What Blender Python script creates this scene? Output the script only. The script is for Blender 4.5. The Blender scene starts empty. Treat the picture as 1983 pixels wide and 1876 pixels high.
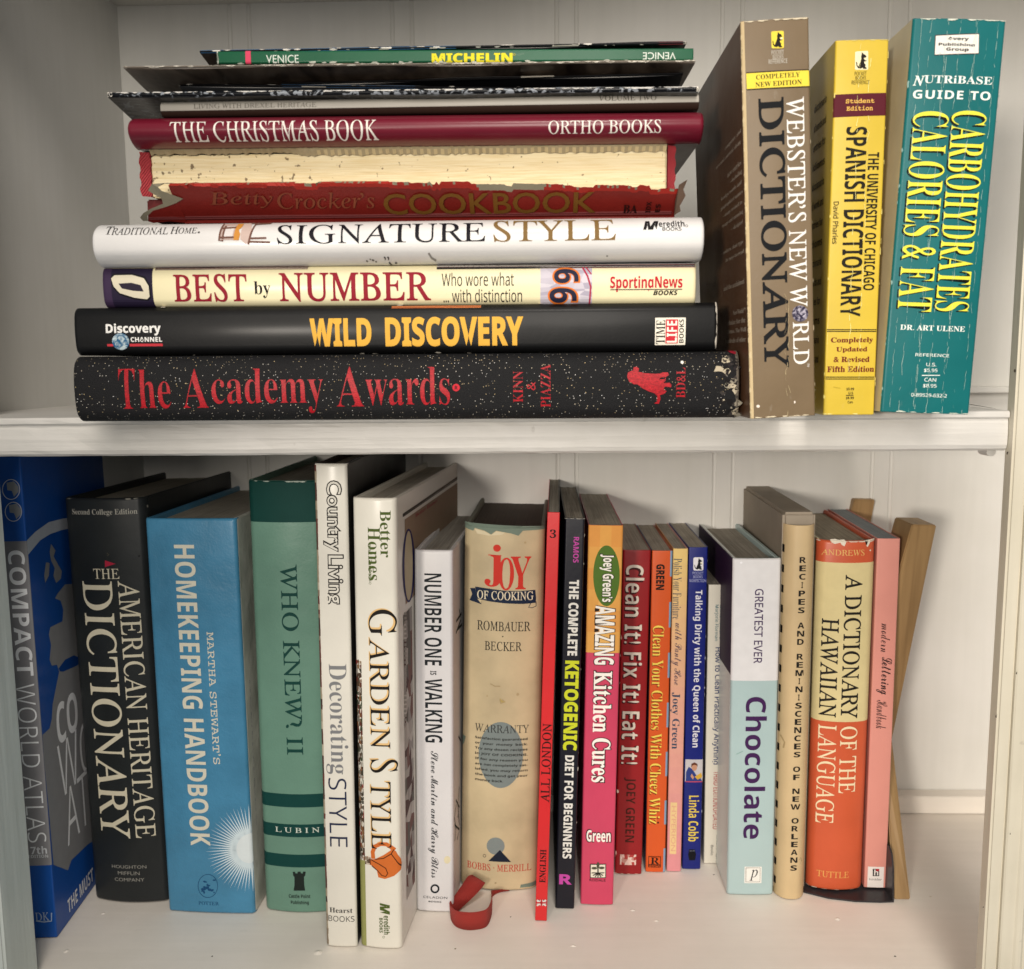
import bpy, bmesh, math, random
from mathutils import Matrix, Vector
from mathutils.geometry import tessellate_polygon

S = bpy.context.scene
COL = S.collection
random.seed(7)
R = math.radians

# ------------------------------------------------------------------ camera
FPX, CX, CY = 1850.0, 991.5, 938.0          # focal length and centre in units of the photo scaled to 1983 px
PITCH, YAW, ROLL = R(7.33), R(1.7), R(-0.52)
CAM = Vector((0.0, -0.42, 0.0230))
CROT = Matrix.Rotation(YAW, 3, 'Z') @ Matrix.Rotation(R(90) - PITCH, 3, 'X') @ Matrix.Rotation(ROLL, 3, 'Z')
cam = bpy.data.cameras.new('camera')
cam.lens = 36.0 * FPX / 1983.0
cam.clip_start, cam.clip_end = 0.01, 50
cam_ob = bpy.data.objects.new('camera', cam)
cam_ob.matrix_world = Matrix.Translation(CAM) @ CROT.to_4x4()
COL.objects.link(cam_ob)
S.camera = cam_ob
cam.dof.use_dof = True
cam.dof.focus_distance = 0.46
cam.dof.aperture_fstop = 18.0

# ------------------------------------------------------------------ world, lights, exposure
W = bpy.data.worlds.new('World'); S.world = W; W.use_nodes = True
W.node_tree.nodes['Background'].inputs[0].default_value = (0.92, 0.97, 1.0, 1)
W.node_tree.nodes['Background'].inputs[1].default_value = 0.21

def aim(o, p):
    o.rotation_euler = (Vector(p) - o.location).to_track_quat('-Z', 'Y').to_euler()

def lamp(name, kind, loc, target, energy, color, **kw):
    d = bpy.data.lights.new(name, kind); d.energy = energy; d.color = color
    for k, v in kw.items(): setattr(d, k, v)
    o = bpy.data.objects.new(name, d); COL.objects.link(o); o.location = loc; aim(o, target)
    return o

lamp('key_lamp', 'SPOT', (-0.36, -1.05, 0.055), (0.20, 0.08, -0.07), 36.0, (1.0, 0.91, 0.80),
     spot_size=R(42), spot_blend=1.0, shadow_soft_size=0.06)
lamp('ceiling_lamp', 'AREA', (0.15, -1.9, 0.50), (0.06, 0.0, -0.05), 19.0, (1.0, 0.93, 0.84), shape='DISK', size=0.7)  # added fill light from the front, lifts the back panel; no real fixture
lamp('room_lamp', 'AREA', (0.10, -0.85, 1.0), (0.08, -0.05, -0.2), 8.5, (1.0, 0.92, 0.83), shape='DISK', size=0.35)  # added fill light from above, only to brighten the lower board

S.view_settings.view_transform = 'Standard'
S.view_settings.look = 'None'
S.view_settings.exposure = -0.08
S.view_settings.gamma = 1.0
S.view_settings.use_curve_mapping = False
S.render.engine = 'CYCLES'
S.cycles.use_denoising = True
S.cycles.max_bounces = 8
S.cycles.use_adaptive_sampling = True

# ------------------------------------------------------------------ photo-to-place geometry
REG = {'A': (0, 0, 1.322), 'B': (1400, 0, 1.322), 'C': (2700, 0, 1.4485), 'D': (200, 800, 1.322), 'E': (1600, 800, 1.41643),
       'F': (2700, 900, 1.4485), 'p': (0, 0, 2.0519),
       'a': (0, 1800, 1.7057), 'b': (550, 1800, 1.7057), 'c': (1150, 1800, 1.7057), 'd': (1750, 1800, 1.7057),
       'e': (2250, 1850, 1.7057), 'f': (2800, 1850, 1.7057), 'g': (3369, 1750, 1.7057),
       'h': (0, 2750, 1.7057), 'i': (550, 2750, 1.7057), 'j': (1150, 2750, 1.7057), 'k': (1750, 2750, 1.7057),
       'l': (2250, 2750, 1.7057), 'm': (2800, 2750, 1.7057), 'n': (3369, 2750, 1.7057)}
KP = 1983.0 / 4069.0

def px(r, x, y):
    if r == 'P': return (x, y)
    ox, oy, s = REG[r]
    return ((ox + x / s) * KP, (oy + y / s) * KP)

def ray(p):
    return (CROT @ Vector(((p[0] - CX) / FPX, -(p[1] - CY) / FPX, -1.0))).normalized()

def hit(p, co, no):
    d = ray(p); t = (Vector(co) - CAM).dot(no) / d.dot(no)
    return CAM + d * t

def on_z(p, z): return hit(p, (0, 0, z), Vector((0, 0, 1)))
def on_y(p, y): return hit(p, (0, y, 0), Vector((0, 1, 0)))

BACK = 0.215                     # depth of the back panel behind the shelf fronts
SH = 0.0                         # top of the upper shelf
FLOOR = on_y((1840, 1561), BACK).z                     # top of the lower shelf

# ------------------------------------------------------------------ materials
def lin(h):
    h = h.lstrip('#'); c = [int(h[i:i + 2], 16) / 255 for i in (0, 2, 4)]
    return tuple(((x + 0.055) / 1.055) ** 2.4 if x > 0.04045 else x / 12.92 for x in c)

MATS = {}
def nt(name):
    m = bpy.data.materials.new(name); m.use_nodes = True
    return m, m.node_tree.nodes, m.node_tree.links, m.node_tree.nodes['Principled BSDF']

def paper(hexc, rough=0.38, mott=0.05, bump=0.02, coat=0.0, scuff=0.0, name=None):
    """printed or coated cover stock: faint mottling, uneven gloss, a slightly wavy surface, optional pale scuffs"""
    key = (hexc, rough, mott, bump, coat, scuff)
    if key in MATS: return MATS[key]
    m, n, l, b = nt(name or 'cover_stock_' + hexc.strip('#'))
    tc = n.new('ShaderNodeTexCoord')
    n1 = n.new('ShaderNodeTexNoise'); n1.inputs['Scale'].default_value = 38; n1.inputs['Detail'].default_value = 6
    n2 = n.new('ShaderNodeTexNoise'); n2.inputs['Scale'].default_value = 900; n2.inputs['Detail'].default_value = 3
    l.new(tc.outputs['Object'], n1.inputs['Vector']); l.new(tc.outputs['Object'], n2.inputs['Vector'])
    c = lin(hexc)
    mr = n.new('ShaderNodeMapRange'); mr.inputs[1].default_value = 0.3; mr.inputs[2].default_value = 0.7
    mr.inputs[3].default_value = 1 - mott * 1.6; mr.inputs[4].default_value = 1 + mott
    l.new(n1.outputs['Fac'], mr.inputs[0])
    mx = n.new('ShaderNodeVectorMath'); mx.operation = 'SCALE'; mx.inputs[0].default_value = c
    l.new(mr.outputs[0], mx.inputs['Scale'])
    col = mx.outputs[0]
    if scuff > 0:
        n3 = n.new('ShaderNodeTexNoise'); n3.inputs['Scale'].default_value = 210; n3.inputs['Detail'].default_value = 9; n3.inputs['Roughness'].default_value = 0.7
        mp = n.new('ShaderNodeMapping'); mp.inputs['Scale'].default_value = (1, 1, 0.35)
        l.new(tc.outputs['Object'], mp.inputs[0]); l.new(mp.outputs[0], n3.inputs['Vector'])
        rp = n.new('ShaderNodeMapRange'); rp.inputs[1].default_value = 0.64; rp.inputs[2].default_value = 0.74; rp.inputs[4].default_value = scuff
        l.new(n3.outputs['Fac'], rp.inputs[0])
        mi = n.new('ShaderNodeMix'); mi.data_type = 'RGBA'; l.new(rp.outputs[0], mi.inputs[0]); l.new(col, mi.inputs[6]); mi.inputs[7].default_value = (0.62, 0.58, 0.5, 1)
        col = mi.outputs[2]
    l.new(col, b.inputs['Base Color'])
    r2 = n.new('ShaderNodeMapRange'); r2.inputs[3].default_value = max(0.3, rough - 0.02); r2.inputs[4].default_value = max(.36, rough) + 0.16
    l.new(n1.outputs['Fac'], r2.inputs[0]); l.new(r2.outputs[0], b.inputs['Roughness'])
    b.inputs['Specular IOR Level'].default_value = 0.26
    b.inputs['Coat Weight'].default_value = coat * .55; b.inputs['Coat Roughness'].default_value = 0.2
    ad = n.new('ShaderNodeMath'); ad.operation = 'MULTIPLY_ADD'; ad.inputs[1].default_value = 0.08
    l.new(n2.outputs['Fac'], ad.inputs[0]); l.new(n1.outputs['Fac'], ad.inputs[2])
    bu = n.new('ShaderNodeBump'); bu.inputs['Strength'].default_value = 1.0; bu.inputs['Distance'].default_value = bump * 0.02
    l.new(ad.outputs[0], bu.inputs['Height']); l.new(bu.outputs[0], b.inputs['Normal'])
    MATS[key] = m
    return m

def ink(hexc, rough=0.42):
    rough = max(rough, 0.34) + 0.2
    key = ('ink', hexc, rough)
    if key in MATS: return MATS[key]
    m, n, l, b = nt('print_' + hexc.strip('#'))
    tc = n.new('ShaderNodeTexCoord'); n1 = n.new('ShaderNodeTexNoise'); n1.inputs['Scale'].default_value = 160; n1.inputs['Detail'].default_value = 5
    l.new(tc.outputs['Object'], n1.inputs['Vector'])
    mr = n.new('ShaderNodeMapRange'); mr.inputs[1].default_value = 0.3; mr.inputs[2].default_value = 0.7; mr.inputs[3].default_value = 0.95; mr.inputs[4].default_value = 1.02
    l.new(n1.outputs['Fac'], mr.inputs[0])
    mx = n.new('ShaderNodeVectorMath'); mx.operation = 'SCALE'; mx.inputs[0].default_value = lin(hexc); l.new(mr.outputs[0], mx.inputs['Scale'])
    l.new(mx.outputs[0], b.inputs['Base Color']); b.inputs['Roughness'].default_value = rough; b.inputs['Specular IOR Level'].default_value = 0.16
    MATS[key] = m
    return m

def pages(hexc='#d8cfb8', dark=0.55):
    """edges of many sheets: fine lines across the thickness (local x), faint stains"""
    key = ('pages', hexc, dark)
    if key in MATS: return MATS[key]
    m, n, l, b = nt('page_edges_' + hexc.strip('#'))
    tc = n.new('ShaderNodeTexCoord'); mp = n.new('ShaderNodeMapping'); mp.inputs['Scale'].default_value = (2600, 14, 14)
    n1 = n.new('ShaderNodeTexNoise'); n1.inputs['Scale'].default_value = 1.0; n1.inputs['Detail'].default_value = 3
    n2 = n.new('ShaderNodeTexNoise'); n2.inputs['Scale'].default_value = 60; n2.inputs['Detail'].default_value = 6
    l.new(tc.outputs['Object'], mp.inputs[0]); l.new(mp.outputs[0], n1.inputs['Vector']); l.new(tc.outputs['Object'], n2.inputs['Vector'])
    mr = n.new('ShaderNodeMapRange'); mr.inputs[1].default_value = 0.35; mr.inputs[2].default_value = 0.65; mr.inputs[3].default_value = dark; mr.inputs[4].default_value = 1.02
    l.new(n1.outputs['Fac'], mr.inputs[0])
    m2 = n.new('ShaderNodeMapRange'); m2.inputs[1].default_value = 0.3; m2.inputs[2].default_value = 0.7; m2.inputs[3].default_value = 0.85; m2.inputs[4].default_value = 1.05
    l.new(n2.outputs['Fac'], m2.inputs[0])
    mu = n.new('ShaderNodeMath'); mu.operation = 'MULTIPLY'; l.new(mr.outputs[0], mu.inputs[0]); l.new(m2.outputs[0], mu.inputs[1])
    mx = n.new('ShaderNodeVectorMath'); mx.operation = 'SCALE'; mx.inputs[0].default_value = lin(hexc); l.new(mu.outputs[0], mx.inputs['Scale'])
    l.new(mx.outputs[0], b.inputs['Base Color']); b.inputs['Roughness'].default_value = 0.85
    bu = n.new('ShaderNodeBump'); bu.inputs['Distance'].default_value = 0.0003; bu.inputs['Strength'].default_value = 0.6
    l.new(n1.outputs['Fac'], bu.inputs['Height']); l.new(bu.outputs[0], b.inputs['Normal'])
    MATS[key] = m
    return m

def paint(name, hexc, rough=0.4, axis='X', wear=0.0, bump=0.0004, var=0.90):
    """brushed household paint: long brush strokes along one axis, slow tint drift, small dings"""
    m, n, l, b = nt(name)
    tc = n.new('ShaderNodeTexCoord'); mp = n.new('ShaderNodeMapping')
    mp.inputs['Scale'].default_value = {'X': (7, 130, 130), 'Z': (130, 130, 7), 'Y': (130, 7, 130)}[axis]
    n1 = n.new('ShaderNodeTexNoise'); n1.inputs['Scale'].default_value = 1.6; n1.inputs['Detail'].default_value = 5
    n2 = n.new('ShaderNodeTexNoise'); n2.inputs['Scale'].default_value = 9; n2.inputs['Detail'].default_value = 9; n2.inputs['Roughness'].default_value = 0.62
    l.new(tc.outputs['Object'], mp.inputs[0]); l.new(mp.outputs[0], n1.inputs['Vector']); l.new(tc.outputs['Object'], n2.inputs['Vector'])
    mr = n.new('ShaderNodeMapRange'); mr.inputs[1].default_value = 0.21; mr.inputs[2].default_value = 0.75; mr.inputs[3].default_value = 0.0; mr.inputs[4].default_value = 1.0
    l.new(n2.outputs['Fac'], mr.inputs[0])
    c = lin(hexc)
    mi = n.new('ShaderNodeMix'); mi.data_type = 'RGBA'; l.new(mr.outputs[0], mi.inputs[0])
    mi.inputs[6].default_value = (c[0] * var, c[1] * (var - .005), c[2] * (var - .03), 1); mi.inputs[7].default_value = (min(1, c[0] * 1.05), min(1, c[1] * 1.05), min(1, c[2] * 1.07), 1)
    m1 = n.new('ShaderNodeMapRange'); m1.inputs[1].default_value = 0.3; m1.inputs[2].default_value = 0.7; m1.inputs[3].default_value = 0.975; m1.inputs[4].default_value = 1.015
    l.new(n1.outputs['Fac'], m1.inputs[0])
    sc = n.new('ShaderNodeVectorMath'); sc.operation = 'SCALE'; l.new(mi.outputs[2], sc.inputs[0]); l.new(m1.outputs[0], sc.inputs['Scale'])
    col = sc.outputs[0]
    if wear:
        n3 = n.new('ShaderNodeTexNoise'); n3.inputs['Scale'].default_value = 120; n3.inputs['Detail'].default_value = 8; l.new(tc.outputs['Object'], n3.inputs['Vector'])
        rp = n.new('ShaderNodeMapRange'); rp.inputs[1].default_value = 0.70; rp.inputs[2].default_value = 0.76; rp.inputs[4].default_value = wear; l.new(n3.outputs['Fac'], rp.inputs[0])
        m3 = n.new('ShaderNodeMix'); m3.data_type = 'RGBA'; l.new(rp.outputs[0], m3.inputs[0]); l.new(col, m3.inputs[6]); m3.inputs[7].default_value = (0.28, 0.25, 0.21, 1); col = m3.outputs[2]
    l.new(col, b.inputs['Base Color'])
    r2 = n.new('ShaderNodeMapRange'); r2.inputs[3].default_value = rough - 0.1; r2.inputs[4].default_value = rough + 0.15; l.new(n2.outputs['Fac'], r2.inputs[0]); l.new(r2.outputs[0], b.inputs['Roughness'])
    bu = n.new('ShaderNodeBump'); bu.inputs['Distance'].default_value = bump; l.new(n1.outputs['Fac'], bu.inputs['Height']); l.new(bu.outputs[0], b.inputs['Normal'])
    return m

def cloth_glitter():
    m, n, l, b = nt('black_glitter_cloth')
    tc = n.new('ShaderNodeTexCoord')
    v = n.new('ShaderNodeTexVoronoi'); v.inputs['Scale'].default_value = 980; v.inputs['Randomness'].default_value = 1.0
    l.new(tc.outputs['Object'], v.inputs['Vector'])
    sz = n.new('ShaderNodeMapRange'); sz.inputs[1].default_value = 0.10; sz.inputs[2].default_value = 0.19; sz.inputs[3].default_value = 1; sz.inputs[4].default_value = 0
    l.new(v.outputs['Distance'], sz.inputs[0])
    sp = n.new('ShaderNodeSeparateColor'); l.new(v.outputs['Color'], sp.inputs[0])
    gt = n.new('ShaderNodeMath'); gt.operation = 'GREATER_THAN'; gt.inputs[1].default_value = 0.45; l.new(sp.outputs[0], gt.inputs[0])
    cl = n.new('ShaderNodeTexNoise'); cl.inputs['Scale'].default_value = 60; l.new(tc.outputs['Object'], cl.inputs['Vector'])
    cr = n.new('ShaderNodeMapRange'); cr.inputs[1].default_value = 0.4; cr.inputs[2].default_value = 0.6; cr.inputs[3].default_value = 0.55; l.new(cl.outputs['Fac'], cr.inputs[0])
    mu = n.new('ShaderNodeMath'); mu.operation = 'MULTIPLY'; l.new(sz.outputs[0], mu.inputs[0]); l.new(gt.outputs[0], mu.inputs[1])
    m4 = n.new('ShaderNodeMath'); m4.operation = 'MULTIPLY'; l.new(mu.outputs[0], m4.inputs[0]); l.new(cr.outputs[0], m4.inputs[1])
    mi = n.new('ShaderNodeMix'); mi.data_type = 'RGBA'; l.new(m4.outputs[0], mi.inputs[0]); mi.inputs[6].default_value = (0.0075, 0.0075, 0.0085, 1)
    hu = n.new('ShaderNodeMix'); hu.data_type = 'RGBA'; hu.inputs[6].default_value = (0.85, 0.85, 0.85, 1); hu.inputs[7].default_value = (0.9, 0.68, 0.34, 1); l.new(sp.outputs[1], hu.inputs[0])
    l.new(hu.outputs[2], mi.inputs[7]); l.new(mi.outputs[2], b.inputs['Base Color']); b.inputs['Roughness'].default_value = 0.75
    b.inputs['Specular IOR Level'].default_value = 0.25
    wv = n.new('ShaderNodeTexNoise'); wv.inputs['Scale'].default_value = 2500; l.new(tc.outputs['Object'], wv.inputs['Vector'])
    bu = n.new('ShaderNodeBump'); bu.inputs['Distance'].default_value = 0.0003; l.new(wv.outputs['Fac'], bu.inputs['Height']); l.new(bu.outputs[0], b.inputs['Normal'])
    return m

def cloth(name, hexc, hex2, scale=1400, direction=(1, 1, 0)):
    m, n, l, b = nt(name)
    tc = n.new('ShaderNodeTexCoord'); wv = n.new('ShaderNodeTexWave'); wv.inputs['Scale'].default_value = scale / 20; wv.inputs['Distortion'].default_value = 2.5
    wv.bands_direction = 'DIAGONAL'; l.new(tc.outputs['Object'], wv.inputs['Vector'])
    mi = n.new('ShaderNodeMix'); mi.data_type = 'RGBA'; l.new(wv.outputs['Fac'], mi.inputs[0]); mi.inputs[6].default_value = (*lin(hexc), 1); mi.inputs[7].default_value = (*lin(hex2), 1)
    l.new(mi.outputs[2], b.inputs['Base Color']); b.inputs['Roughness'].default_value = 0.7
    bu = n.new('ShaderNodeBump'); bu.inputs['Distance'].default_value = 0.0003; l.new(wv.outputs['Fac'], bu.inputs['Height']); l.new(bu.outputs[0], b.inputs['Normal'])
    return m

def marble(name, dark, light, scale=160, lo=0.5, hi=0.56, rough=0.35, stretch=(1, 1, 1), dist=2.5):
    m, n, l, b = nt(name)
    tc = n.new('ShaderNodeTexCoord'); mp = n.new('ShaderNodeMapping'); mp.inputs['Scale'].default_value = stretch
    n1 = n.new('ShaderNodeTexNoise'); n1.inputs['Scale'].default_value = scale; n1.inputs['Detail'].default_value = 3; n1.inputs['Distortion'].default_value = dist
    l.new(tc.outputs['Object'], mp.inputs[0]); l.new(mp.outputs[0], n1.inputs['Vector'])
    mr = n.new('ShaderNodeMapRange'); mr.inputs[1].default_value = lo; mr.inputs[2].default_value = hi; l.new(n1.outputs['Fac'], mr.inputs[0])
    mi = n.new('ShaderNodeMix'); mi.data_type = 'RGBA'; l.new(mr.outputs[0], mi.inputs[0]); mi.inputs[6].default_value = (*lin(dark), 1); mi.inputs[7].default_value = (*lin(light), 1)
    l.new(mi.outputs[2], b.inputs['Base Color']); b.inputs['Roughness'].default_value = rough; b.inputs['Specular IOR Level'].default_value = 0.2
    return m

# ------------------------------------------------------------------ mesh helpers
def mesh(name, verts, faces, mats, mi=None, parent=None, smooth=False, mw=None):
    me = bpy.data.meshes.new(name); me.from_pydata([tuple(v) for v in verts], [], faces)
    for m in mats: me.materials.append(m)
    if mi: me.polygons.foreach_set('material_index', mi)
    if smooth: me.polygons.foreach_set('use_smooth', [True] * len(me.polygons))
    me.update()
    o = bpy.data.objects.new(name, me); COL.objects.link(o)
    if parent: o.parent = parent
    if mw is not None: o.matrix_world = mw
    return o

def empty(name, M, label, cat, group=None, kind=None):
    o = bpy.data.objects.new(name, None); COL.objects.link(o); o.matrix_world = M; o.empty_display_size = 0.02
    o['label'] = label; o['category'] = cat
    if group: o['group'] = group
    if kind: o['kind'] = kind
    return o

def boxmesh(x0, x1, y0, y1, z0, z1, bev=0.0):
    bm = bmesh.new()
    v = [bm.verts.new((x, y, z)) for x in (x0, x1) for y in (y0, y1) for z in (z0, z1)]
    for f in ((0, 1, 3, 2), (4, 6, 7, 5), (0, 4, 5, 1), (2, 3, 7, 6), (0, 2, 6, 4), (1, 5, 7, 3)): bm.faces.new([v[i] for i in f])
    if bev: bmesh.ops.bevel(bm, geom=bm.edges[:], offset=bev, segments=3, affect='EDGES')
    return bm

def bmobj(name, bm, mat, parent=None, smooth=False):
    bmesh.ops.recalc_face_normals(bm, faces=bm.faces[:])
    me = bpy.data.meshes.new(name); bm.to_mesh(me); bm.free(); me.materials.append(mat)
    if smooth: me.polygons.foreach_set('use_smooth', [True] * len(me.polygons))
    o = bpy.data.objects.new(name, me); COL.objects.link(o)
    if parent: o.parent = parent
    return o

# ------------------------------------------------------------------ lettering
CODES = {'sb': (0x1D400, 0x1D41A, 0x1D7CE), 'si': (0x1D434, 0x1D44E, 0), 'bi': (0x1D468, 0x1D482, 0), 'sn': (0x1D5A0, 0x1D5BA, 0x1D7E2),
         'snb': (0x1D5D4, 0x1D5EE, 0x1D7EC), 'sc': (0x1D4D0, 0x1D4EA, 0), 'mono': (0x1D670, 0x1D68A, 0x1D7F6), 'nbi': (0x1D63C, 0x1D656, 0)}
def restyle(s, sty):
    if sty == 'bf': return s
    if sty == 'sr': sty = 'si' if s.upper() == s and not any(c.isdigit() for c in s) else 'sb'
    u, lo, dg = CODES[sty]; o = ''
    for c in s:
        if 'A' <= c <= 'Z': o += chr(u + ord(c) - 65)
        elif 'a' <= c <= 'z': o += '\u210e' if (sty == 'si' and c == 'h') else chr(lo + ord(c) - 97)
        elif c.isdigit() and dg: o += chr(dg + ord(c) - 48)
        else: o += c
    return o

GL = {}
def glyphs(s, sty, off=0.0, space=1.0):
    key = (s, sty, off, space)
    if key in GL: return GL[key]
    c = bpy.data.curves.new('lettering_outline', 'FONT'); c.body = restyle(s, sty); c.resolution_u = 3; c.space_character = space
    sheared = sty == 'sr' and s.upper() == s and not any(ch.isdigit() for ch in s)
    if sheared: c.shear = -0.269
    o_ = off
    if sty == 'sr' and not sheared: o_ -= 0.004
    if o_: c.offset = o_
    o = bpy.data.objects.new('lettering_outline', c); COL.objects.link(o)
    dg = bpy.context.evaluated_depsgraph_get()
    me = bpy.data.meshes.new_from_object(o.evaluated_get(dg))
    V = [(v.co.x, v.co.y) for v in me.vertices]; F = [tuple(p.vertices) for p in me.polygons]
    bpy.data.objects.remove(o); bpy.data.curves.remove(c); bpy.data.meshes.remove(me)
    if V:
        x0 = min(v[0] for v in V); x1 = max(v[0] for v in V); y0 = min(v[1] for v in V); y1 = max(v[1] for v in V)
    else: x0 = y0 = 0; x1 = y1 = 1
    GL[key] = (V, F, x0, x1, y0, y1)
    return GL[key]

# ------------------------------------------------------------------ books
class Book:
    """local frame: x across the spine's thickness, y into the shelf, z along the spine's length"""
    def __init__(s, name, label, group, lay):
        s.name, s.label, s.group, s.lay = name, label, group, lay
        s.prints = {'S': [], 'L': [], 'R': []}; s.part = None
    def frame(s, O, U, Wd, V, w, h):
        M = Matrix.Identity(4)
        for i, a in enumerate((U, Wd, V)):
            for k in range(3): M[k][i] = a[k]
        for k in range(3): M[k][3] = O[k]
        s.M, s.Mi, s.W, s.H = M, M.inverted(), w, h
    def look(s, col, rough=0.38, D=0.15, b=0.0, r=0.0006, hc=False, colL=None, colR=None, page='#d8cfb8', mott=0.05, coat=0.0, scuff=0.0, over=None, dark=0.55, mat=None, bump=0.02, pg=True, boardmat=None):
        s.b, s.r, s.hc, s.D = b, max(0.0003, min(r, s.W * 0.45)), hc, D
        s.spine_mat = mat or paper(col, rough, mott, bump, coat, scuff)
        s.matL = boardmat or paper(colL or col, rough, mott, bump, coat, scuff); s.matR = boardmat or paper(colR or col, rough, mott, bump, coat, scuff)
        s.page_mat = pages(page, dark); s.tb = min(0.0024 if hc else 0.0004, s.W * 0.2)
        s.over = (0.003 if hc else 0.0002) if over is None else over
        s.pg = pg
        return s
    def prof(s, u):
        x = 2 * u / s.W - 1; x = max(-1, min(1, x))
        y = -s.b * (1 - x * x); d = min(u, s.W - u); d = max(d, 0)
        if d < s.r: y += s.r - math.sqrt(max(0, s.r * s.r - (s.r - d) ** 2))
        return y
    def to2(s, p, face):
        d = s.Mi.to_3x3() @ ray(p); o = s.Mi @ CAM
        if face == 'S': t = (-0.6 * s.b - o.y) / d.y; q = o + d * t; return (q.x, q.z)
        t = ((0 if face == 'L' else s.W) - o.x) / d.x; q = o + d * t; return (q.y, q.z)
    def axes(s, face):
        if face == 'S': return ((0, 1), (-1, 0)) if s.lay else ((1, 0), (0, 1))
        return ((-1, 0), (0, 1)) if face == 'L' else ((1, 0), (0, 1))
    def add(s, face, V2, F, mat, layer):
        s.prints[face].append((V2, F, mat, layer, s.part if face == 'S' else None))

def tri(V2):
    return [tuple(t) for t in tessellate_polygon([[Vector((x, y, 0)) for x, y in V2]])]

def T(bk, txt, sty, col, A, B, d=0, off=0.0, face='S', lay=3, space=1.0, rough=0.42, dx=0.0, dy=0.0, mat=None):
    """write txt into the box whose upper-left and lower-right corners in the photo are A and B; d: 0 level, 90 reads downwards, -90 upwards, 180 upside down"""
    V, F, x0, x1, y0, y1 = glyphs(txt, sty, off, space)
    a, b = bk.to2(px(*A), face), bk.to2(px(*B), face)
    er, eu = bk.axes(face)
    ar, br = sorted((a[0] * er[0] + a[1] * er[1], b[0] * er[0] + b[1] * er[1]))
    bu, au = sorted((a[0] * eu[0] + a[1] * eu[1], b[0] * eu[0] + b[1] * eu[1]))
    out = []
    for vx, vy in V:
        sx, sy = (vx - x0) / (x1 - x0), (vy - y0) / (y1 - y0)
        if d == 0: r_, u_ = ar + sx * (br - ar), bu + sy * (au - bu)
        elif d == 90: r_, u_ = ar + sy * (br - ar), au - sx * (au - bu)
        elif d == -90: r_, u_ = br - sy * (br - ar), bu + sx * (au - bu)
        else: r_, u_ = br - sx * (br - ar), au - sy * (au - bu)
        r_ += dx; u_ += dy
        out.append((r_ * er[0] + u_ * eu[0], r_ * er[1] + u_ * eu[1]))
    bk.add(face, out, F, mat or ink(col, rough), lay)

def P(bk, col, reg, pts, face='S', lay=2, rough=0.42, mat=None):
    V2 = [bk.to2(px(reg, x, y) if not isinstance(x, str) else px(x, *y), face) for x, y in pts]
    bk.add(face, V2, tri(V2), mat or ink(col, rough), lay)

def ell(bk, col, reg, cx, cy, rx, ry, n=28, face='S', lay=2, a0=0, a1=360, rough=0.42, mat=None):
    P(bk, col, reg, [(cx + rx * math.cos(R(a0 + (a1 - a0) * i / n)), cy + ry * math.sin(R(a0 + (a1 - a0) * i / n))) for i in range(n + (a1 - a0 < 360))], face, lay, rough, mat)

def ring(bk, col, reg, cx, cy, rx, ry, t, n=32, face='S', lay=3):
    V2, F = [], []
    for i in range(n):
        a = 2 * math.pi * i / n
        for k in (1, 0): V2.append(bk.to2(px(reg, cx + (rx - t * (1 - k)) * math.cos(a), cy + (ry - t * (1 - k)) * math.sin(a)), face))
    for i in range(n): j = (i + 1) % n; F.append((2 * i, 2 * j, 2 * j + 1, 2 * i + 1))
    bk.add(face, V2, F, ink(col), lay)

def rect(bk, col, A, B, face='S', lay=2, mat=None, rough=0.42):
    a, b = bk.to2(px(*A), face), bk.to2(px(*B), face)
    x0, x1 = sorted((a[0], b[0])); y0, y1 = sorted((a[1], b[1]))
    if face == 'S': x0, x1, y0, y1 = max(0, x0), min(bk.W, x1), max(0.0003, y0), min(bk.H - 0.0003, y1)
    bk.add(face, [(x0, y0), (x1, y0), (x1, y1), (x0, y1)], [(0, 1, 2, 3)], mat or ink(col, rough), lay)

def stroke(bk, col, reg, pts, w, face='S', lay=3, closed=False):
    """a drawn line w metres wide"""
    q = [bk.to2(px(reg, x, y), face) for x, y in pts]
    if closed: q.append(q[0])
    V2, F = [], []
    for i, p in enumerate(q):
        a = q[max(0, i - 1)]; b = q[min(len(q) - 1, i + 1)]
        t = Vector((b[0] - a[0], b[1] - a[1])); t = t.normalized() if t.length > 1e-9 else Vector((1, 0)); nn = (-t.y * w / 2, t.x * w / 2)
        V2 += [(p[0] + nn[0], p[1] + nn[1]), (p[0] - nn[0], p[1] - nn[1])]
    for i in range(len(q) - 1): F.append((2 * i, 2 * i + 1, 2 * i + 3, 2 * i + 2))
    bk.add(face, V2, F, ink(col), lay)

def band(bk, col, v0, v1, lay=1, u0=0.0, u1=None, rough=0.42, mat=None):
    """a printed band straight across the spine between two heights (metres up from the tail), wrapped round its curve"""
    u1 = bk.W if u1 is None else u1
    us = [u0 + (u1 - u0) * i / 24 for i in range(25)]
    if u0 < 1e-6: us += [bk.r * k / 6 for k in range(1, 6)]
    if u1 > bk.W - 1e-6: us += [bk.W - bk.r * k / 6 for k in range(1, 6)]
    us = sorted(set(us)); V2, F = [], []
    for u in us: V2 += [(u, v0), (u, v1)]
    for i in range(len(us) - 1): F.append((2 * i, 2 * i + 2, 2 * i + 3, 2 * i + 1))
    bk.add('S', V2, F, mat or ink(col, rough), lay)

def vy(bk, *p): return bk.to2(px(*p), 'S')[1]

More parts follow.
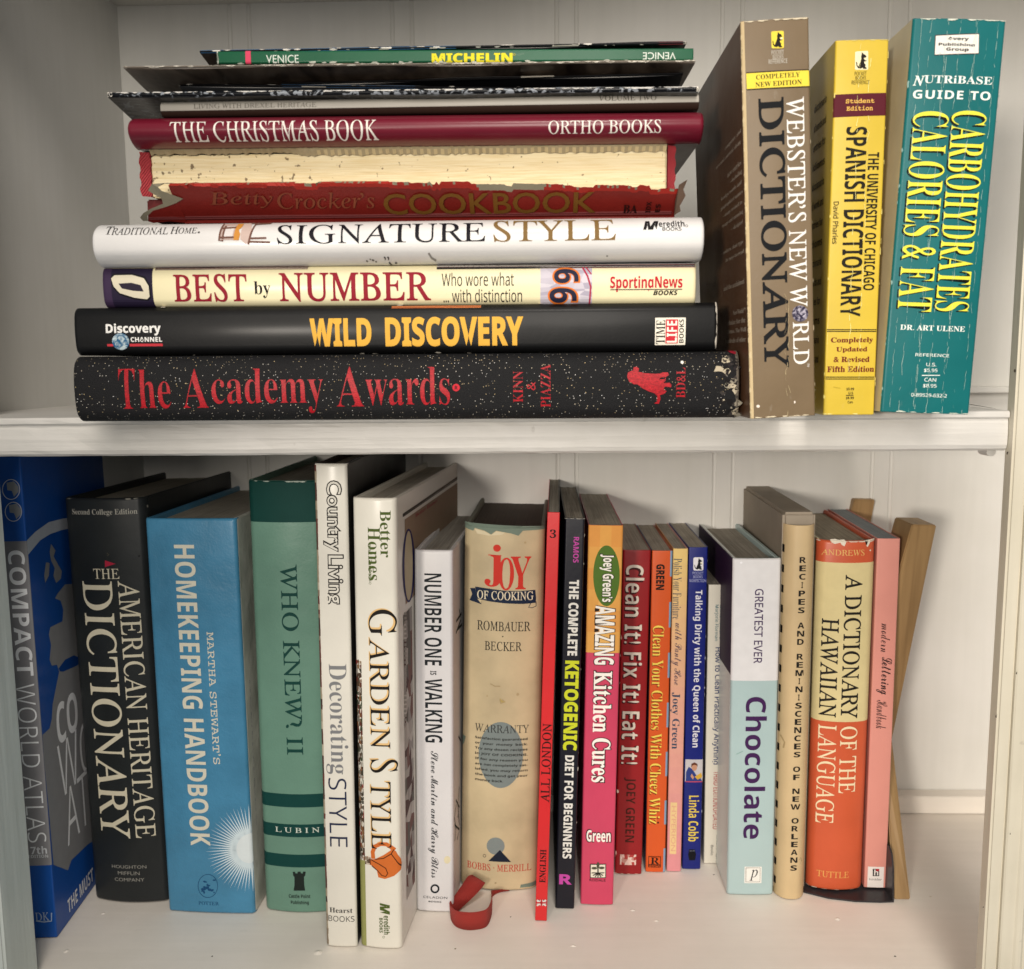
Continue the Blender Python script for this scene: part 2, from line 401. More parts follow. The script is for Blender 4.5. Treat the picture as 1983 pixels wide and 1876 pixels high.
def mosaic(bk, A, B, pal, nx, ny, seed, face='S', lay=2):
    """a printed photograph too small to read: irregular patches of its colours"""
    rnd = random.Random(seed)
    a, b = bk.to2(px(*A), face), bk.to2(px(*B), face)
    g = [[None] * (ny + 1) for _ in range(nx + 1)]
    V2, idx = [], {}
    for i in range(nx + 1):
        for j in range(ny + 1):
            jx = 0 if i in (0, nx) else rnd.uniform(-.42, .42); jy = 0 if j in (0, ny) else rnd.uniform(-.42, .42)
            idx[i, j] = len(V2); V2.append((a[0] + (b[0] - a[0]) * (i + jx) / nx, a[1] + (b[1] - a[1]) * (j + jy) / ny))
    by = {}
    for i in range(nx):
        for j in range(ny):
            by.setdefault(rnd.choice(pal), []).append((idx[i, j], idx[i + 1, j], idx[i + 1, j + 1], idx[i, j + 1]))
    for c, F in by.items(): bk.add(face, V2, F, ink(c), lay)

def chips(bk, n, seed, col='#d9cdb4', size=0.0012, where='LRTB', lay=5):
    """worn white spots along the edges of a spine"""
    rnd = random.Random(seed)
    for _ in range(n):
        e = rnd.choice(where); s = size * rnd.uniform(.3, 1.3)
        if e == 'L': c = (rnd.uniform(0, s * .4), rnd.uniform(0, bk.H)); st = (0.35, 1.8)
        elif e == 'R': c = (bk.W - rnd.uniform(0, s * .4), rnd.uniform(0, bk.H)); st = (0.35, 1.8)
        elif e == 'T': c = (rnd.uniform(0, bk.W), bk.H - rnd.uniform(0.0002, s * .5)); st = (1.8, 0.4)
        else: c = (rnd.uniform(0, bk.W), rnd.uniform(0.0002, s * .5)); st = (1.8, 0.4)
        k = rnd.randint(5, 8); V2 = []
        for i in range(k):
            a = 2 * math.pi * i / k; q = s * rnd.uniform(.45, 1.1)
            V2.append((min(bk.W, max(0, c[0] + q * st[0] * math.cos(a))), min(bk.H - .0002, max(0.0002, c[1] + q * st[1] * math.sin(a)))))
        bk.add('S', V2, tri(V2), ink(col, 0.8), lay)

def creases(bk, us, seed, col='#cfd3c6', v0=0.0, v1=1.0, wid=0.00028, gap=0.12, amp=0.0005):
    """lengthwise cracks of an often opened paperback"""
    rnd = random.Random(seed)
    for uf in us:
        u = uf * bk.W; v = bk.H * v0; V2, F = [], []; on = True
        while v < bk.H * v1:
            st = rnd.uniform(.001, .0032); nu = uf * bk.W + rnd.uniform(-amp, amp); w = wid * rnd.uniform(.3, 1.6)
            if rnd.random() > gap:
                k = len(V2); V2 += [(u - w / 2, v), (u + w / 2, v), (nu + w / 3, min(bk.H, v + st)), (nu - w / 3, min(bk.H, v + st))]; F.append((k, k + 1, k + 2, k + 3))
            u, v = nu, v + st
        if V2: bk.add('S', V2, F, ink(col, 0.8), 6)

def us_of(bk):
    us = [bk.W * i / 28 for i in range(29)] + [bk.r * (1 - math.cos(math.pi / 2 * k / 5)) for k in range(6)] + [bk.W - bk.r * (1 - math.cos(math.pi / 2 * k / 5)) for k in range(6)]
    us = sorted(us); o = [us[0]]
    for u in us[1:]:
        if u - o[-1] > 2e-5: o.append(u)
    return o

def finish(bk, cat='book'):
    root = empty(bk.name, bk.M, bk.label, cat, bk.group)
    # ---- spine with its print
    us = us_of(bk); e = 0.0016 if bk.hc else 0.0005
    rows = [(0, 1.0), (e * .15, .55), (e * .45, .15), (e, 0.0), (bk.H * .25, 0), (bk.H * .5, 0), (bk.H * .75, 0), (bk.H - e, 0.0), (bk.H - e * .45, .15), (bk.H - e * .15, .55), (bk.H, 1.0)]
    ed = 0.0011 if bk.hc else 0.0003
    th = min(0.0012 if bk.hc else 0.00035, bk.W * .2)
    V, F, MI, mats = [], [], [], [bk.spine_mat]
    n = len(us)
    for v, k in rows:
        for u in us: V.append((u, bk.prof(u) + ed * k, v))
    for j in range(len(rows) - 1):
        for i in range(n - 1): F.append((j * n + i, j * n + i + 1, (j + 1) * n + i + 1, (j + 1) * n + i))
    base = len(V)
    for v in (0, bk.H):
        for u in us: V.append((u, bk.prof(u) + th + ed, v))
    for i in range(n - 1):
        F.append((base + i, base + i + 1, base + n + i + 1, base + n + i)); F.append((i, i + 1, base + i + 1, base + i))
        t = (len(rows) - 1) * n; F.append((t + i, t + i + 1, base + n + i + 1, base + n + i))
    MI = [0] * len(F)
    def emit(face, V, F, MI, mats, part=None):
        for V2, F2, mat, layer, pt in bk.prints[face]:
            if not V2 or pt != part: continue
            if mat not in mats: mats.append(mat)
            k = mats.index(mat); eps = 0.00004 + 0.00004 * layer
            if face == 'S':
                if True:
                    bm = bmesh.new(); vs = [bm.verts.new((x, y, 0)) for x, y in V2]
                    for f in F2:
                        try: bm.faces.new([vs[i] for i in f])
                        except ValueError: pass
                    cuts = [bk.W * i / 16 for i in range(1, 16)] if bk.b > 0 else []
                    xs = [x for x, y in V2]
                    if min(xs) < bk.r: cuts += [bk.r * .06, bk.r * .2, bk.r * .4, bk.r * .7, bk.r]
                    if max(xs) > bk.W - bk.r: cuts += [bk.W - bk.r * q for q in (.06, .2, .4, .7, 1)]
                    for c in cuts:
                        if min(xs) < c < max(xs):
                            bmesh.ops.bisect_plane(bm, geom=bm.verts[:] + bm.edges[:] + bm.faces[:], plane_co=(c, 0, 0), plane_no=(1, 0, 0), dist=1e-7)
                    ys = [y for x, y in V2]
                    for c in (e * .15, e * .45, e, bk.H - e, bk.H - e * .45, bk.H - e * .15):
                        if min(ys) < c < max(ys):
                            bmesh.ops.bisect_plane(bm, geom=bm.verts[:] + bm.edges[:] + bm.faces[:], plane_co=(0, c, 0), plane_no=(0, 1, 0), dist=1e-7)
                    bm.verts.index_update(); V2 = [(v.co.x, v.co.y) for v in bm.verts]; F2 = [tuple(v.index for v in f.verts) for f in bm.faces]; bm.free()
                pts = []
                for x, y in V2:
                    slope = 0.0
                    if x < 0 or x > bk.W: x = max(0, min(bk.W, x))
                    d = min(x, bk.W - x); ww = 0.0
                    if d < bk.r * .5: ww = eps * (1 - d / (bk.r * .5)) * (-1 if x < bk.W / 2 else 1)
                    v_ = min(y, bk.H - y); ex = 0.0
                    if v_ < e:
                        kk = [(0, 1.0), (e * .15, .55), (e * .45, .15), (e, 0.0)]
                        for (a0, b0), (a1, b1) in zip(kk, kk[1:]):
                            if a0 <= v_ <= a1: ex = ed * (b0 + (b1 - b0) * (v_ - a0) / (a1 - a0))
                    pts.append((x + ww, bk.prof(x) - eps + ex, y))
            elif face == 'L': pts = [(-eps, min(max(x, bk.r * .8), bk.D), min(max(y, 0), bk.H)) for x, y in V2]
            else: pts = [(bk.W + eps, min(max(x, bk.r * .8), bk.D), min(max(y, 0), bk.H)) for x, y in V2]
            b0 = len(V); V += pts
            for f in F2: F.append(tuple(i + b0 for i in f)); MI.append(k)
    emit('S', V, F, MI, mats)
    sp = mesh('spine', V, F, mats, MI, root)
    sm = [True] * ((len(rows) - 1) * (n - 1)) + [False] * (len(F) - (len(rows) - 1) * (n - 1))
    sp.data.polygons.foreach_set('use_smooth', sm)
    for pt in dict.fromkeys(p[4] for p in bk.prints['S'] if p[4]):
        V, F, MI, mats = [], [], [], []; emit('S', V, F, MI, mats, pt); mesh(pt.split('#')[0], V, F, mats, MI, sp)
    # ---- boards
    for nm, face, x0, x1, mt in ((('front_cover' if bk.lay else 'back_cover'), 'L', 0, bk.tb, bk.matL), (('back_cover' if bk.lay else 'front_cover'), 'R', bk.W - bk.tb, bk.W, bk.matR)):
        bm = boxmesh(x0, x1, bk.r, bk.D, 0, bk.H, min(0.0006, bk.tb * .4) if bk.hc else 0)
        bm.verts.index_update()
        V = [tuple(v.co) for v in bm.verts]; F = [tuple(v.index for v in f.verts) for f in bm.faces]; bm.free(); MI = [0] * len(F); mats = [mt]
        emit(face, V, F, MI, mats)
        mesh(nm, V, F, mats, MI, root)
    if bk.pg:
        g = 0.0002
        nx = 10; x0, x1 = bk.tb + g, bk.W - bk.tb - g; V, F = [], []
        y0 = max(0.0015, bk.r * .6) if not bk.b else 0.0012
        y1 = bk.D - max(bk.over, 0.0004); z0, z1 = bk.over, bk.H - bk.over
        rnd = random.Random(sum(map(ord, bk.label)))
        for i in range(nx + 1):
            u = x0 + (x1 - x0) * i / nx; yy = y0 - bk.b * .75 * (1 - (2 * u / bk.W - 1) ** 2); zz = z1 - rnd.uniform(0, 0.0003)
            V += [(u, yy, z0), (u, y1, z0), (u, y1, zz), (u, yy, zz)]
        for i in range(nx):
            a, b = 4 * i, 4 * i + 4
            for q in range(4): F.append((a + q, b + q, b + (q + 1) % 4, a + (q + 1) % 4))
        F += [(0, 1, 2, 3), (4 * nx, 4 * nx + 3, 4 * nx + 2, 4 * nx + 1)]
        mesh('page_block', V, F, [bk.page_mat], None, root)
    return root

def finish_mag(bk, h, L, sag=0.0, reach=.05):
    """a limp magazine: its front edge sits h above the rest, curling up over the first L metres; its free left end sags a little"""
    root = empty(bk.name, bk.M, bk.label, 'magazine', bk.group)
    ny, nz = 26, 40; W_ = bk.W
    ws = [bk.D * (j / ny) ** 1.6 for j in range(ny + 1)]
    def c(w, z):
        t = 1 - min(1, w / L); k = max(0, 1 - z / reach)
        return h * (1 - t * t) + sag * k * k * (1 - t) + .0004 * math.sin(z * 60 + w * 30)
    def sheet(name, u0, u1, mat, y0=0.0, inset=0.0):
        V, F = [], []
        for i in range(nz + 1):
            z = inset + (bk.H - 2 * inset) * i / nz
            for w in ws:
                w = y0 + (bk.D - y0) * w / bk.D
                V += [(u0 + c(w, z), w, z), (u1 + c(w, z), w, z)]
        m_ = 2 * (ny + 1)
        for i in range(nz):
            for j in range(ny):
                a = i * m_ + 2 * j
                F += [(a, a + 2, a + m_ + 2, a + m_), (a + 1, a + 3, a + m_ + 3, a + m_ + 1)]
            F += [(i * m_, i * m_ + 1, i * m_ + m_ + 1, i * m_ + m_), (i * m_ + 2 * ny, i * m_ + 2 * ny + 1, i * m_ + m_ + 2 * ny + 1, i * m_ + m_ + 2 * ny)]
        for j in range(ny): F += [(2 * j, 2 * j + 1, 2 * j + 3, 2 * j + 2), (nz * m_ + 2 * j, nz * m_ + 2 * j + 1, nz * m_ + 2 * j + 3, nz * m_ + 2 * j + 2)]
        return mesh(name, V, F, [mat], None, root)
    sheet('front_cover', 0, W_ * .18, bk.matL, .0002); sheet('page_block', W_ * .2, W_ * .8, bk.page_mat, .0006, .0004); sheet('back_cover', W_ * .82, W_, bk.matR, .0002)
    bk.b = 0.0; V, F, MI, mats = [], [], [], [bk.spine_mat]
    for i in range(nz + 1):
        z = bk.H * i / nz
        for k in range(7): V.append((W_ * k / 6, -.0006 * math.sin(math.pi * k / 6), z))
    for i in range(nz):
        for k in range(6): F.append((i * 7 + k, i * 7 + k + 1, i * 7 + 8 + k, i * 7 + 7 + k)); MI.append(0)
    for V2, F2, mat, layer, pt in bk.prints['S']:
        if mat not in mats: mats.append(mat)
        b0 = len(V)
        for x, z in V2: x = max(0, min(W_, x)); V.append((x, -.0006 * math.sin(math.pi * x / W_) - .00012 - .00004 * layer, max(0, min(bk.H, z))))
        for f in F2: F.append(tuple(i + b0 for i in f)); MI.append(mats.index(mat))
    mesh('spine', V, F, mats, MI, root)
    return root

def stand(name, label, group, TL, TR, BR, BL, z, rot=2.0, dep=None):
    """a book standing on the board at height z; TL..BL are its spine's corners in the photo"""
    bk = Book(name, label, group, False)
    r = R(rot); Wd = Vector((math.sin(r), math.cos(r), 0)); U0 = Vector((math.cos(r), -math.sin(r), 0))
    mid = lambda a, b: ((a[0] + b[0]) / 2, (a[1] + b[1]) / 2)
    lift = 0.0
    for _ in range(3):
        Bm = on_z(mid(BL, BR), z + lift) if dep is None else on_y(mid(BL, BR), dep)
        if dep is not None: Bm.z = z + lift
        q = [hit(p, Bm, Wd) for p in (TL, TR, BR, BL)]
        Tm = (q[0] + q[1]) / 2; V = (Tm - Bm).normalized(); H = (Tm - Bm).length
        U = Wd.cross(V).normalized()
        w = ((q[1] - q[0]).dot(U) + (q[2] - q[3]).dot(U)) / 2
        lift = abs(V.dot(U0)) * w / 2 + 0.0004
    bk.frame(Bm - U * w / 2, U, Wd, V, w, H)
    return bk

def flat(name, label, group, TL, TR, BR, BL, y, rot=0.0):
    """a book lying flat with its spine towards us at depth y"""
    bk = Book(name, label, group, True)
    r = R(rot); Wd = Vector((math.sin(r), math.cos(r), 0))
    q = [hit(p, (0, y, 0), Wd) for p in (TL, TR, BR, BL)]
    Lm, Rm = (q[0] + q[3]) / 2, (q[1] + q[2]) / 2
    V = (Rm - Lm).normalized(); H = (Rm - Lm).length; U = Wd.cross(V).normalized()
    w = ((q[3] - q[0]).dot(U) + (q[2] - q[1]).dot(U)) / 2
    bk.frame(Lm - U * w / 2, U, Wd, V, w, H)
    return bk

# ------------------------------------------------------------------ the bookcase
WHITE = '#d6d2c8'
m_shelf = paint('white_shelf_paint', '#d4d1cb', 0.40, 'X', 0.4, 0.0006, 0.74)
m_floor = paint('white_floor_paint', '#ebe4da', 0.45, 'X', 0.08, 0.00010, 0.86)
m_back = paint('white_panel_paint', '#dcdad4', 0.45, 'Z', 0.0, 0.00006)
m_side = paint('white_side_paint', '#d3d2ce', 0.45, 'Z', 0.0, 0.00006)
m_stile = paint('cream_stile_paint', '#d3ccb9', 0.40, 'Z', 0.4, 0.0004, 0.78)
m_stile2 = paint('greyed_stile_paint', '#c3cac6', 0.4, 'Z', 0.1)  # left stile: its grey-green shade is put into the paint colour
m_gap = ink('#2a2620', 0.9)

case = empty('bookcase', Matrix.Identity(4), 'white painted built-in bookcase with a beadboard back, holding two shelves of books', 'bookcase')
case['kind'] = 'structure'
XL = on_y((250, 400), BACK).x                    # inner face of the left side
XR = on_y((1990, 1200), BACK).x + 0.05           # inner face of the right side, behind the stile
TOPZ = on_y((1000, -4), BACK).z                  # underside of the shelf above
YF = 0.0

# beadboard back: pairs of rounded grooves
xb = on_y((464, 60), BACK).x; pitch = (on_y((1418, 60), BACK).x - xb) / 3
prof_ = []
def groove(x):
    w, dp = 0.0015, 0.0009
    return [(x - w, 0), (x - w * .55, dp * .75), (x, dp), (x + w * .55, dp * .75), (x + w, 0)]
xs = [(XL - 0.01, 0)]
for k in range(-3, 5):
    for o in (-0.0062, 0.0062):
        x = xb + k * pitch + o
        if XL < x < XR: xs += groove(x)
    for t in range(1, 4):                                   # a slight unevenness of the boards
        x = xb + k * pitch + pitch * t / 4
        if XL < x < XR: xs.append((x, 0.0002 * math.sin(k * 7 + t)))
xs.append((XR + 0.01, 0)); xs.sort()
zb, zt = FLOOR - 0.03, TOPZ + 0.02
V, F = [], []
for x, d in xs: V += [(x, BACK + d, zb), (x, BACK + d, zt)]
for i in range(len(xs) - 1): F.append((2 * i, 2 * i + 2, 2 * i + 3, 2 * i + 1))
mesh('back_panel', V, F, [m_back], None, case)

bm = bmesh.new(); XF = XL - 0.0125                  # the left side is a little out of square
q_ = [[bm.verts.new((x, y, z)) for x, y in ((XF, 0.002), (XL, BACK + 0.006), (XL - .03, BACK + 0.006), (XF - .02, 0.002))] for z in (FLOOR - 0.06, TOPZ + 0.10)]
bm.faces.new(q_[0]); bm.faces.new(q_[1])
for i in range(4): bm.faces.new((q_[0][i], q_[0][(i + 1) % 4], q_[1][(i + 1) % 4], q_[1][i]))
bmobj('side_panel', bm, m_side, case)
bmobj('side_panel', boxmesh(XR, XR + 0.019, 0.002, BACK + 0.006, FLOOR - 0.06, TOPZ + 0.10), m_side, case)

def board(name, zt, th, y0, mat, x0, x1, lip=True, dings=()):
    """a shelf board: a thin rounded lip over a slightly set back, softly rounded front face"""
    pr = []
    if lip:
        lh = 0.0032
        pr += [(BACK, zt), (y0 + 0.0012, zt)]
        pr += [(y0 + 0.0012 * (1 - math.sin(a)), zt - 0.0012 + 0.0012 * math.cos(a)) for a in [math.pi / 2 * k / 4 for k in range(1, 5)]]
        pr += [(y0, zt - lh + 0.0006), (y0 + 0.0006, zt - lh), (y0 + 0.0016, zt - lh - 0.0004)]
        pr += [(y0 + 0.0012, zt - lh - 0.002), (y0 + 0.0008, zt - th * .55), (y0 + 0.001, zt - th + 0.003)]
        pr += [(y0 + 0.0018, zt - th + 0.0012), (y0 + 0.0034, zt - th + 0.0002), (y0 + 0.006, zt - th), (BACK, zt - th)]
    else:
        pr += [(BACK, zt), (y0 + 0.004, zt), (y0 + 0.0015, zt - 0.0008), (y0, zt - 0.004), (y0, zt - th), (BACK, zt - th)]
    nx = 60; V, F = [], []
    rnd = random.Random(int(abs(zt) * 1000) + 3)
    for i in range(nx + 1):
        x = x0 + (x1 - x0) * i / nx
        for k, (y, z) in enumerate(pr):
            j = 0.00012 if 1 < k < len(pr) - 1 else 0
            V.append((x, y + rnd.uniform(-j, j), z + rnd.uniform(-j, j)))
    n = len(pr)
    for i in range(nx):
        for k in range(n): F.append((i * n + k, i * n + (k + 1) % n, (i + 1) * n + (k + 1) % n, (i + 1) * n + k))
    F += [tuple(range(n)), tuple(nx * n + k for k in range(n))]
    MI = [0] * len(F); mats = [mat]
    for (x, y, rx, ry, h, mm) in dings:                       # paint runs and chips standing on the board
        if mm not in mats: mats.append(mm)
        b0 = len(V); V.append((x, y, zt + h))
        for a in range(10): V.append((x + rx * math.cos(a * .628), y + ry * math.sin(a * .628), zt + 0.00003))
        for a in range(10): F.append((b0, b0 + 1 + a, b0 + 1 + (a + 1) % 10)); MI.append(mats.index(mm))
    o = mesh(name, V, F, mats, MI, case)
    return o

m_chip = ink('#e9e2d7', 0.35); m_dark = ink('#3a332b', 0.8)
dg_ = []
for r, x, y, rx, ry, h, mm in (('h', 450, 1755, .0022, .0035, .0006, m_chip), ('j', 195, 1765, .004, .0045, .0007, m_chip), ('k', 900, 1720, .003, .0016, .0005, m_chip),
                               ('l', 450, 1478, .0028, .002, .0005, m_chip), ('l', 610, 1550, .0026, .0014, .0004, m_chip), ('m', 900, 1538, .0026, .0026, .0006, m_chip),
                               ('l', 50, 1722, .003, .0014, .0004, m_chip), ('k', 476, 1523, .0006, .0008, .0001, m_dark), ('i', 500, 1790, .0007, .001, .0001, m_dark),
                               ('l', 1000, 1237, .0009, .0007, .0001, m_dark), ('n', 320, 1790, .0010, .0009, .0001, m_dark), ('n', 560, 1385, .0014, .0006, .0001, ink('#cbbf a5'.replace(' ', ''), .6)),
                               ('j', 1125, 1738, .0008, .0008, .0001, ink('#8a7c66', .6)), ('m', 65, 1237, .0007, .0007, .0001, m_dark), ('k', 100, 1740, .0008, .0008, .0001, ink('#8a7c66', .6)),
                               ('h', 700, 1500, .002, .002, .0004, m_chip)):
    q = on_z(px(r, x, y), FLOOR); dg_.append((q.x, q.y, rx * .62, ry * .55, h, mm))
TH = -on_y((991, 880), YF).z
xsl0 = on_y((53, 1590), 0.024).x - 0.03; xsr0 = on_y((1912, 1440), 0.004).x - 0.0003
xs_l = XL - .012; xs_r = XR
board('shelf', 0.0, TH, YF, m_shelf, max(xs_l, xsl0), xsr0)
board('bottom_shelf', FLOOR, 0.02, -0.014, m_floor, xs_l, xs_r, False, dg_)
board('top_shelf', TOPZ + 0.018, 0.018, YF, m_shelf, xs_l, xs_r)
# cleats along the back of each board
bmobj('cleat', boxmesh(XL + 0.0005, XR - 0.0005, BACK - 0.012, BACK - 0.0004, FLOOR + 0.0003, on_y((1840, 1528), BACK).z, 0.0006), m_floor, case)
bmobj('cleat', boxmesh(XL + 0.0005, XR - 0.0005, BACK - 0.010, BACK - 0.0004, 0.0003, on_y((1900, 748), BACK).z, 0.0006), m_back, case)
# face-frame stiles
xsl = on_y((53, 1590), 0.024).x; xsr = on_y((1912, 1440), 0.004).x
z0, z1 = FLOOR - 0.06, TOPZ + 0.06
bm = boxmesh(xsl - 0.05, xsl, -0.004, 0.024, z0, z1, 0.0012); bmobj('stile', bm, m_stile2, case)
bm = boxmesh(xsr, xsr + 0.0065, -0.004, 0.004, z0, z1, 0.0010); so = bmobj('stile', bm, m_stile, case)
def tag_(o, **k): 
    for a, b in k.items(): o[a] = b
# outer moulding of the right stile, with its bead, nail hole and chips
V, F = [], []
pr = [(0.0066, 0.004), (0.0066, -0.0045), (0.0072, -0.0052), (0.0125, -0.0052), (0.0132, -0.0060), (0.0142, -0.0066), (0.0154, -0.0066), (0.0164, -0.0060), (0.0170, -0.0050), (0.045, -0.0046), (0.045, 0.004)]
for x, y in pr: V += [(xsr + x, y, z0), (xsr + x, y, z1)]
n = len(pr)
for i in range(n): j = (i + 1) % n; F.append((2 * i, 2 * j, 2 * j + 1, 2 * i + 1))
mats = [m_stile, m_dark]; MI = [0] * len(F)
rnd = random.Random(4)
for r, x, y, s in (('F', 1930, 830, .0010), ('F', 1887, 1303, .0006), ('g', 1080, 85, .0006), ('n', 1100, 960, .0005), ('g', 1143, 1578, .0006), ('n', 1005, 165, .0007), ('n', 918, 1457, .0005)):
    q = on_y(px(r, x, y), -0.0068); b0 = len(V); k = 7
    for a in range(k): V.append((q.x + s * .45 * rnd.uniform(.6, 1.2) * math.cos(a * .9), -0.00685, q.z + s * rnd.uniform(.6, 1.3) * math.sin(a * .9)))
    F.append(tuple(range(b0, b0 + k))); MI.append(1)
mesh('stile_moulding', V, F, mats, MI, case)
# a hairline crack beside the cleat on the upper shelf and a shelf peg under its right end
a_, b_ = on_z((1876, 783.2), 0.0), on_z((1928, 792), 0.0)
t_ = (b_ - a_); nn = Vector((-t_.y, t_.x, 0)).normalized() * 0.0009
V = [a_ + nn + Vector((0, 0, .0002)), a_ - nn + Vector((0, 0, .0002)), b_ - nn * .3 + Vector((0, 0, .0002)), b_ + nn * .3 + Vector((0, 0, .0002))]
mesh('crack', V, [(0, 1, 2, 3)], [m_dark], None, case)
q = on_y((1936, 885), 0.003)
bm = bmesh.new(); bmesh.ops.create_cone(bm, cap_ends=True, segments=20, radius1=0.0021, radius2=0.0021, depth=0.009, matrix=Matrix.Translation((q.x + .003, 0.022, -TH - 0.0018)) @ Matrix.Rotation(R(90), 4, 'X'))
bmobj('shelf_peg', bm, m_side, case)

# ------------------------------------------------------------------ upper shelf: the flat stack
GS = 'books lying flat in the tall stack'
def kangaroo(bk, reg, x0, y0, x1, y1, col):
    """publisher's emblem: a small reading kangaroo in profile"""
    pts = [(.48, .02), (.53, .09), (.60, .03), (.62, .12), (.78, .17), (.90, .27), (.86, .33), (.70, .34), (.68, .42), (.88, .47), (.90, .53), (.70, .56), (.72, .66), (.84, .74), (.78, .84),
           (.92, .92), (.90, .97), (.62, .97), (.58, .90), (.40, .96), (.20, .93), (.07, .80), (.03, .62), (.08, .55), (.12, .62), (.14, .76), (.24, .84), (.30, .70), (.40, .55), (.46, .40), (.44, .26), (.50, .16)]
    P(bk, col, reg, [(x0 + (x1 - x0) * a, y0 + (y1 - y0) * b) for a, b in pts], lay=4)
    P(bk, '#e8dfbf', reg, [(x0 + (x1 - x0) * a, y0 + (y1 - y0) * b) for a, b in ((.72, .40), (.92, .36), (.95, .46), (.76, .50))], lay=5)

YA = on_z((790, 813.5), 0.0).y                       # the lowest book overhangs the edge of the board
b = flat('hardcover_book', 'thick black glittery cloth book with red lettering, at the bottom of the stack', GS, (143.6, 689.2), (1426.6, 681), (1433.5, 808), (149, 818.3), YA)
b.frame(b.M.to_translation() + Vector((0, 0, 0)), Vector(b.M.col[0][:3]), Vector(b.M.col[1][:3]), Vector(b.M.col[2][:3]), b.W, b.H)
b.look('#0c0c0e', D=0.20, b=0.0022, r=0.005, hc=True, page='#c9bea4', mat=cloth_glitter())
b.matL = b.matR = b.spine_mat
RED = '#c22836'
m_red = marble('red_stitched_foil', '#850d18', '#b81a26', 1500, .40, .62, .45, (1, 1, .35))
def TR_(txt, sty, A, B, d=0, off=-.009): T(b, txt, sty, RED, A, B, d, off, mat=m_red)
TR_('T', 'sb', ('D', 358, 880), ('D', 455, 1088)); TR_('he', 'sb', ('D', 462, 884), ('D', 640, 1088))
TR_('A', 'sb', ('D', 690, 880), ('D', 835, 1083)); TR_('cademy', 'sb', ('D', 845, 880), ('D', 1440, 1112))
TR_('A', 'sb', ('D', 1500, 868), ('D', 1650, 1076)); TR_('wards', 'sb', ('D', 1655, 872), ('E', 268, 1145))
ell(b, RED, 'E', 302, 1047, 21, 21, 18); T(b, 'R', 'snb', '#141214', ('E', 294, 1037), ('E', 311, 1058), lay=4)
TR_('KINN', 'sb', ('E', 622, 955), ('E', 678, 1130), -90); TR_('&', 'sb', ('E', 698, 1016), ('E', 748, 1062), -90); TR_('PIAZZA', 'sb', ('E', 776, 918), ('E', 832, 1158), -90)
P(b, RED, 'E', [(1262, 985), (1268, 962), (1296, 950), (1300, 933), (1318, 930), (1330, 942), (1326, 958), (1360, 966), (1420, 970), (1448, 968), (1462, 962), (1492, 962), (1497, 976), (1480, 988), (1452, 990),
                (1440, 1002), (1470, 1000), (1480, 990), (1478, 1010), (1462, 1022), (1500, 1020), (1512, 1032), (1508, 1046), (1474, 1042), (1466, 1056), (1484, 1068), (1470, 1082), (1446, 1090), (1450, 1110), (1442, 1138), (1414, 1138),
                (1430, 1126), (1432, 1096), (1416, 1080), (1382, 1068), (1350, 1052), (1322, 1030), (1300, 1028), (1272, 1012)], lay=3, mat=m_red)
TR_('BD&L', 'sb', ('E', 1540, 935), ('E', 1588, 1105), -90)
ell(b, '#e6e2da', 'E', 1573, 905, 9, 9, 10, lay=4)
chips(b, 60, 3, '#6a6258', .0020, 'T', 5)
for k in range(46):                                   # the frayed right-hand end of the cloth
    rr = random.Random(k + 50); u = b.W * rr.uniform(.06, .97); v = b.H - rr.uniform(.0003, .008) * (1.2 - abs(u / b.W - .35))
    s_ = rr.uniform(.0004, .0017); b.add('S', *(lambda L: (L, tri(L)))([(u + s_ * rr.uniform(.5, 1.2) * math.cos(a * .9), v + s_ * rr.uniform(.4, 1.5) * math.sin(a * .9)) for a in range(7)]), ink(rr.choice(['#1f1d1d', '#8d8677', '#2a2627', '#3a3634', '#b3a892', '#1b191a']), .9), 5)
P(b, '#8c1d2c', 'E', [(1845, 838), (1866, 832), (1888, 850), (1880, 862), (1862, 856), (1848, 850)], lay=6)
finish(b)

def lie(name, label, quad, y, rot=0.0): return flat(name, label, GS, *quad, y, rot)

# black hardback, gold title
b = lie('hardcover_book', 'glossy black hardback with a wide gold title, second from the bottom of the stack', ((143.6, 596.5), (1389.5, 583.5), (1388.8, 680), (146.5, 687.6)), YA + .002)
b.look('#060607', 0.46, D=0.215, b=0.0012, r=0.0035, hc=True, coat=0.15, mott=0.1, page='#d9d3c5')
G = '#dba842'
T(b, 'WILD', 'snb', G, ('D', 1362, 615), ('D', 1690, 760), off=.024); T(b, 'DISCOVERY', 'snb', G, ('D', 1758, 608), ('E', 680, 812), off=.024)
T(b, 'Discovery', 'snb', '#e9e7e2', ('D', 293, 642), ('D', 585, 704), off=.015)
m_earth = marble('printed_globe', '#1f5a80', '#c4d4d6', 300, .42, .66, .4)
ell(b, '', 'D', 372, 736, 45, 44, 28, lay=4, mat=m_earth)
T(b, 'CHANNEL', 'snb', '#e9e7e2', ('D', 424, 713), ('D', 590, 737), off=.01); rect(b, '#c2353f', ('D', 418, 748), ('D', 592, 760), lay=3); rect(b, '#c2353f', ('D', 300, 749), ('D', 332, 761), lay=3)
b.part = 'publisher_label'
rect(b, '#e8e2d2', ('E', 1421, 655), ('E', 1590, 807), lay=2); T(b, 'TIME', 'sb', '#16120f', ('E', 1427, 668), ('E', 1475, 802), -90)
rect(b, '#c22a35', ('E', 1480, 664), ('E', 1548, 799), lay=3); T(b, 'LIFE', 'snb', '#efe9dc', ('E', 1487, 672), ('E', 1542, 794), -90, lay=4); T(b, 'BOOKS', 'snb', '#16120f', ('E', 1556, 664), ('E', 1581, 796), -90)
b.part = None
